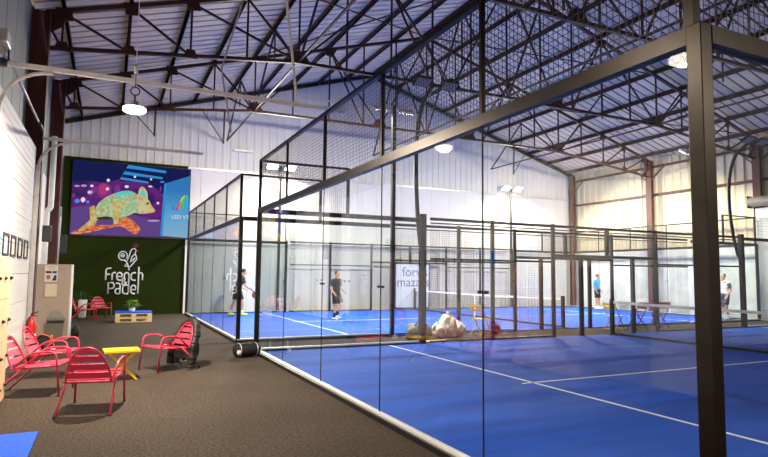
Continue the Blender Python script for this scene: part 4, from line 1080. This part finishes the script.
def bistro(mat):
    t = thing('folding_chair', 'x', 'chair')
    for i in range(4):
        MB().bbox(-.19, .19, -.17 + i * .095, -.09 + i * .095, .435, .45, .003).build('seat_slat', mat, t)
    for s in (-1, 1):
        MB().bar((s * .2, .24, 0), (s * .2, -.26, .84), .03, .014, (1, 0, 0)).build('long_leg', mat, t)
        MB().bar((s * .18, -.24, 0), (s * .18, .17, .45), .03, .014, (1, 0, 0)).build('short_leg', mat, t)
    for z, y in ((.80, -.235), (.68, -.165)):
        MB().bbox(-.2, .2, y - .008, y + .008, z - .04, z + .04, .004).build('back_slat', mat, t)
    MB().bar((-.2, .2, .07), (.2, .2, .07), .014).build('stretcher', mat, t); MB().bar((-.18, -.2, .05), (.18, -.2, .05), .014).build('stretcher', mat, t)
    return t
yb = bistro(M['yellow']); yb.location = (6.55, 11.3, 0); yb.rotation_euler = (0, 0, radians(-75)); yb['label'] = 'yellow folding chair in the passage right of the cream plastic bags'; yb['group'] = 'folding chairs in the passage'
y2 = copy_tree(yb); y2.location = (11.3, 11.0, 0); y2.rotation_euler = (0, 0, radians(-80)); y2['label'] = 'yellow folding chair in the passage just behind the near net post'
rb = bistro(M['darkred']); rb.location = (12.35, 11.0, 0); rb.rotation_euler = (0, 0, radians(80)); rb['label'] = 'dark red folding chair next to the yellow one by the near net'; rb['group'] = 'folding chairs in the passage'
r2 = copy_tree(rb); r2.location = (13.35, 11.0, 0); r2.rotation_euler = (0, 0, radians(85)); r2['label'] = 'dark red folding chair farthest right in the passage'

# banner on the far fence
t = thing('banner', 'white banner reading forvis mazars on the far court fence', 'banner', (10.1, 21.8, .1)); og = (10.1, 21.8, .1)
MB().box(9.22, 10.98, 21.80, 21.81, .12, 2.14).build('sheet', M['banner'], t, og)
m = MB()
for (a, b, c_, d_) in ((9.18, 9.22, .1, 2.18), (10.98, 11.02, .1, 2.18), (9.18, 11.02, 2.14, 2.18), (9.18, 11.02, .08, .12)): m.box(a, b, 21.785, 21.815, c_, d_)
m.build('frame', M['black'], t, og)
flat_text('word', 'forvis', .62, 9.55, 1.58, 21.796, M['bannertxt'], t, og)
flat_text('word', 'mazars', .62, 9.27, 1.10, 21.796, M['bannertxt'], t, og)
MB().box(9.22, 9.50, 21.796, 21.80, .13, 1.05).build('blue_print', M['banner'], t, og)
tag(MB().ell((20.0, 14.3, 4.1), (.05, .05, .05), 12, 8).build('tennis_ball', M['ball'], None, (20, 14.3, 4.1)), 'yellow-green ball stuck on top of the far right mesh', 'ball')
tag(MB().ell((7.95, 15.2, ZT + .033), (.033, .033, .033), 12, 8).build('padel_ball', M['ball'], None, (7.95, 15.2, 0)), 'pale yellow ball lying on the far court turf', 'ball')
# bar light on the gable
t = thing('wall_batten_light', 'short unlit white batten light high on the gable wall', 'light fitting', (2.1, YB - .12, 6.82)); og = (2.1, YB - .12, 6.82)
MB().box(1.68, 2.5, YB - .16, YB - .05, 6.80, 6.87).build('body', M['galv'], t, og)
MB().box(1.72, 2.46, YB - .15, YB - .06, 6.765, 6.80).build('diffuser', M['white'], t, og)

# ------------------------------------------------------------------ people
def fuse(mb, voxel, name, mat, parent, smooth=2):
    me = bpy.data.meshes.new('tmp'); me.from_pydata(mb.v, [], mb.f); me.update()
    o = bpy.data.objects.new('tmp', me); C.objects.link(o)
    r = o.modifiers.new('r', 'REMESH'); r.mode = 'VOXEL'; r.voxel_size = voxel
    s = o.modifiers.new('s', 'SMOOTH'); s.factor = .5; s.iterations = smooth
    bpy.context.view_layer.update()
    m2 = bpy.data.meshes.new_from_object(o.evaluated_get(bpy.context.evaluated_depsgraph_get()))
    bpy.data.objects.remove(o); bpy.data.meshes.remove(me)
    m2.name = name; m2.materials.clear(); m2.materials.append(mat)
    m2.polygons.foreach_set('use_smooth', [True] * len(m2.polygons))
    ob = bpy.data.objects.new(name, m2); C.objects.link(ob); ob.parent = parent
    return ob
def cap(mb, a, b, ra, rb, ends=True, flat=None):
    a = Vector(a); b = Vector(b)
    mb.tube([a + (b - a) * i / 4 for i in range(5)], [ra + (rb - ra) * i / 4 for i in range(5)], 12, scl=flat)
    if ends:
        mb.ell(a, (ra * (flat[0] if flat else 1), ra * (flat[1] if flat else 1), ra), 12, 8); mb.ell(b, (rb * (flat[0] if flat else 1), rb * (flat[1] if flat else 1), rb), 12, 8)
def lerp(a, b, t): return tuple(Vector(a) + (Vector(b) - Vector(a)) * t)
def person(label, loc, rz, H, J, shirt, shorts, hair, shoe, sock, sleeve=None, sockh=.16):
    t = thing('person', label, 'person', loc, rz)
    s = H / 1.76
    D = dict(pel=(0, 0, .95), che=(0, 0, 1.30), neck=(0, -.01, 1.47), head=(0, .03, 1.635), shL=(-.19, 0, 1.41), shR=(.19, 0, 1.41), elL=(-.25, -.02, 1.13), elR=(.25, -.02, 1.13), wrL=(-.26, .08, .90), wrR=(.26, .08, .90),
             hiL=(-.095, 0, .93), hiR=(.095, 0, .93), knL=(-.12, .03, .50), knR=(.12, .03, .50), anL=(-.13, 0, .085), anR=(.13, 0, .085), toL=(-.155, .17, .035), toR=(.155, .17, .035), face=0.)
    D.update(J)
    b = MB()
    cap(b, D['pel'], lerp(D['pel'], D['che'], .45), .150, .135, True, (1, .72, 1)); cap(b, lerp(D['pel'], D['che'], .45), D['che'], .135, .165, True, (1, .68, 1))
    cap(b, D['che'], lerp(D['che'], D['neck'], .55), .165, .11, True, (1.05, .66, 1))
    cap(b, lerp(D['che'], D['neck'], .6), lerp(D['neck'], D['head'], .35), .065, .055)
    fr = Euler((0, 0, D['face'])).to_matrix(); hd = Vector(D['head'])
    def F(x, y, z): return hd + fr @ Vector((x, y, z))
    b.ell(hd + Vector((0, 0, .02)), (.075, .092, .105), 18, 14, fr); b.ell(F(0, .022, -.055), (.056, .068, .062), 16, 12, fr)
    b.ell(F(0, .102, -.012), (.013, .020, .024), 10, 8, fr); b.ell(F(0, .085, -.085), (.026, .02, .018), 10, 8, fr)
    for q in (-1, 1): b.ell(F(q * .076, -.005, 0), (.010, .02, .032), 10, 8, fr)
    for sd, q in (('L', -1), ('R', 1)):
        cap(b, D['sh' + sd], D['el' + sd], .054, .041); cap(b, D['el' + sd], D['wr' + sd], .042, .028)
        cap(b, lerp(D['che'], D['sh' + sd], .55), D['sh' + sd], .075, .058)
        w = Vector(D['wr' + sd]); d = (w - Vector(D['el' + sd])).normalized(); sx = Vector((1, 0, 0)) - d * d.x
        sx = sx.normalized() if sx.length > .2 else Vector((0, 1, 0)); nz = d.cross(sx)
        b.ell(w + d * .05, (.036, .022, .052), 12, 8, Matrix((sx, nz, d)).transposed())
        for k in range(4):
            L = (.062, .075, .07, .055)[k]; f0 = w + d * .09 + sx * (-.027 + .018 * k); f1 = f0 + d * L * .55 - nz * q * .006; f2 = f1 + d * L * .4 - nz * q * .025
            b.tube([f0, f1, f2], [.0095, .009, .0075], 8)
        f0 = w + d * .03 - sx * .03; b.tube([f0, f0 - sx * .03 + d * .03, f0 - sx * .035 + d * .06], [.012, .011, .009], 8)
        cap(b, D['hi' + sd], D['kn' + sd], .088, .056); k_ = D['kn' + sd]; a_ = D['an' + sd]
        cap(b, k_, lerp(k_, a_, .35), .054, .055); cap(b, lerp(k_, a_, .35), a_, .055, .036)
        cap(b, a_, D['to' + sd], .042, .03)
    for o in (b,): o.v = [tuple(Vector(v) * s) for v in o.v]
    body = fuse(b, .0085, 'body', M['skin'], t)
    def part(nm, mb, mat, vx=.012, sm=2):
        mb.v = [tuple(Vector(v) * s) for v in mb.v]; return fuse(mb, vx, nm, mat, t, sm)
    # shirt
    m = MB(); low = lerp(D['pel'], D['che'], .06)
    cap(m, low, lerp(D['pel'], D['che'], .5), .172, .158, False, (1, .76, 1)); cap(m, lerp(D['pel'], D['che'], .45), D['che'], .158, .182, True, (1, .72, 1))
    cap(m, D['che'], lerp(D['che'], D['neck'], .6), .182, .118, True, (1.05, .70, 1))
    ms = MB() if sleeve else m
    for sd in 'LR':
        cap(m, lerp(D['che'], D['sh' + sd], .5), D['sh' + sd], .088, .072); cap(ms, D['sh' + sd], lerp(D['sh' + sd], D['el' + sd], .72), .068, .066, False); ms.ell(D['sh' + sd], (.069, .069, .069), 12, 8)
    part('shirt', m, shirt)
    if sleeve: part('sleeves', ms, sleeve)
    m = MB(); cap(m, D['pel'], lerp(D['pel'], D['che'], .22), .172, .162, True, (1, .78, 1))
    for sd in 'LR': m.ell(D['hi' + sd], (.105, .11, .10), 12, 8); cap(m, D['hi' + sd], lerp(D['hi' + sd], D['kn' + sd], .82), .106, .092, False)
    part('shorts', m, shorts)
    m = MB(); rot = fr
    m.ell(hd + fr @ Vector((0, -.018, .045)), (.083, .092, .090), 18, 14, fr); hr = part('hair', m, hair, .01)
    for sd in 'LR':
        a_ = Vector(D['an' + sd]); to = Vector(D['to' + sd]); dr = (to - a_); dr.z = 0; dr.normalize()
        m = MB(); z0 = a_.z - .085
        cap(m, a_ - dr * .05 + Vector((0, 0, -.035)), a_ + dr * .05 + Vector((0, 0, -.03)), .05, .05); cap(m, a_ + dr * .05 + Vector((0, 0, -.03)), to + Vector((0, 0, .012)), .052, .042)
        m.v = [(v[0], v[1], max(v[2], z0 + .002)) for v in m.v]; part('shoe', m, shoe, .011, 1)
        m = MB(); k_ = D['kn' + sd]; cap(m, a_, lerp(a_, k_, sockh / .42), .046, .054, False); part('sock', m, sock, .011, 1)
    for q in (-1, 1):
        e = MB().ell(F(q * .03, .083, .012), (.011, .008, .007), 10, 8, fr); e.v = [tuple(Vector(v) * s) for v in e.v]; e.build('eye', M['hairdk'], t)
    e = MB().ell(F(0, .086, -.052), (.022, .006, .005), 10, 6, fr); e.v = [tuple(Vector(v) * s) for v in e.v]; e.build('mouth', M['comb'], t)
    return t
# player at the far left, facing right, racket held low in front
person('person in navy sports top and dark shorts near the far court corner, holding a racket', (1.66, 20.25, ZT), radians(-78), 1.84,
       dict(che=(0, .10, 1.28), neck=(0, .17, 1.44), head=(0, .24, 1.59), shL=(-.19, .12, 1.37), shR=(.19, .12, 1.37), elL=(-.25, .12, 1.09), elR=(.25, .17, 1.10), wrL=(-.10, .32, .97), wrR=(.15, .40, .97),
            knL=(-.13, -.06, .51), knR=(.14, .13, .51), anL=(-.15, -.22, .085), anR=(.17, .12, .085), toL=(-.18, -.06, .035), toR=(.21, .28, .035)),
       M['navy'], M['blackcl'], M['hairdk'], M['neon'], M['whitecl'], sockh=.12)
def racket(label, loc, rot, face='comb'):
    t = thing('padel_racket', label, 'racket', loc); t.rotation_euler = rot
    m = MB(); pl = [(.13 * cos(a) * (1 - .12 * sin(a)), .19 + .14 * sin(a)) for a in [2 * pi * i / 28 for i in range(28)]]
    m.prism(pl, lambda u, v, w: (u, w - .018, v + .1), .036); m.build('head', M[face], t)
    MB().tube([(p[0], 0, p[1] + .1) for p in pl], .02, 6, closed=True).build('rim', M['dkplast'], t)
    MB().tube([(0, 0, -.06), (0, 0, .16)], .017, 10).build('grip', M['dkplast'], t)
racket('dark red padel racket held by the player in navy', (2.17, 20.19, 1.02), (0, radians(140), 0))
person('person in black top and shorts stepping across far court, left of the banner', (4.52, 17.2, ZT), radians(-150), 1.74,
       dict(knL=(-.11, .16, .53), anL=(-.12, -.10, .14), toL=(-.13, .06, .05), knR=(.12, .06, .50), anR=(.13, .02, .085), elL=(-.27, -.05, 1.13), wrL=(-.24, .16, 1.02), elR=(.28, -.04, 1.13), wrR=(.27, .12, .95)),
       M['blackcl'], M['blackcl'], M['hairdk'], M['whitecl'], M['blackcl'], sockh=.18)
person('person in bright blue t-shirt and black shorts standing on the far court', (19.45, 19.5, ZT), radians(195), 1.76,
       dict(elL=(-.26, -.06, 1.13), wrL=(-.20, .10, .93), elR=(.27, -.05, 1.13), wrR=(.25, .10, .9), face=.3),
       M['bluetee'], M['blackcl'], M['hairbr'], M['whitecl'], M['whitecl'], sockh=.1)
person('person in white top with dark sleeves, hand raised to face, far right', (19.05, 12.6, ZT), radians(84), 1.80,
       dict(elR=(.24, .14, 1.16), wrR=(.06, .16, 1.42), elL=(-.26, -.02, 1.13), wrL=(-.23, .14, .92), knL=(-.12, .07, .5), knR=(.13, .01, .5), face=-.1),
       M['whitecl'], M['denim'], M['hairbr'], M['whitecl'], M['whitecl'], sleeve=M['greycl'], sockh=.1)
racket('black padel racket hanging from the hand of the person in white', (18.72, 12.5, .93), (radians(170), 0, radians(40)), 'dkplast')

# ------------------------------------------------------------------ lights
def area(name, loc, d, sx, sy, power, col, spread=pi):
    l = bpy.data.lights.new(name, 'AREA'); l.shape = 'RECTANGLE'; l.size = sx; l.size_y = sy; l.energy = power; l.color = col; l.spread = spread
    o = bpy.data.objects.new(name, l); C.objects.link(o); o.location = loc; o.rotation_euler = Vector(d).to_track_quat('-Z', 'Y').to_euler()
    return o
FLOOD = 560.
for i, (p, d, sx, sy, k) in enumerate(LIGHTS):
    area('flood_light', p, d, sx, sy, FLOOD * k, (1., .92, .79), radians(155))
for (x, y) in ((-2.6, 6.85), (-2.62, 2.), (-2.6, -2.9), (3.2, -3.6)):  # last spot is the added lamp before the near court
    l = bpy.data.lights.new('pendant_light', 'AREA'); l.shape = 'DISK'; l.size = .14; l.energy = 480. if y > 5 else (320. if x > 0 else 90.); l.color = (1., .86, .68)
    o = bpy.data.objects.new('pendant_light', l); C.objects.link(o); o.location = (x, y, 3.895)
w = bpy.data.worlds.new('world'); S.world = w; w.use_nodes = True
w.node_tree.nodes['Background'].inputs[0].default_value = (.02, .02, .025, 1); w.node_tree.nodes['Background'].inputs[1].default_value = 1.

# ------------------------------------------------------------------ camera
cx, cy, cz, yaw, pit, rol, f = -2.84096, -1.98498, 1.62602, .447793, .0809992, .0105576, 572.124
fw = Vector((sin(yaw) * cos(pit), cos(yaw) * cos(pit), sin(pit))); rt = Vector((cos(yaw), -sin(yaw), 0)); up = rt.cross(fw)
r2 = rt * cos(rol) + up * sin(rol); u2 = up * cos(rol) - rt * sin(rol)
cam = bpy.data.cameras.new('camera'); co = bpy.data.objects.new('camera', cam); C.objects.link(co)
Mx = Matrix((r2, u2, -fw)).transposed().to_4x4(); Mx.translation = (cx, cy, cz); co.matrix_world = Mx
cam.sensor_width = 36; cam.sensor_fit = 'HORIZONTAL'; cam.lens = f / 768 * 36; cam.clip_start = .05; cam.clip_end = 200
S.camera = co
S.view_settings.view_transform = 'Standard'; S.view_settings.look = 'None'; S.view_settings.gamma = 1; S.view_settings.use_curve_mapping = False
S.view_settings.exposure = .32
cy_ = S.cycles
cy_.transparent_max_bounces = 48; cy_.max_bounces = 10; cy_.diffuse_bounces = 5; cy_.glossy_bounces = 4; cy_.sample_clamp_indirect = 6; cy_.use_denoising = True
cy_.caustics_reflective = False; cy_.caustics_refractive = False
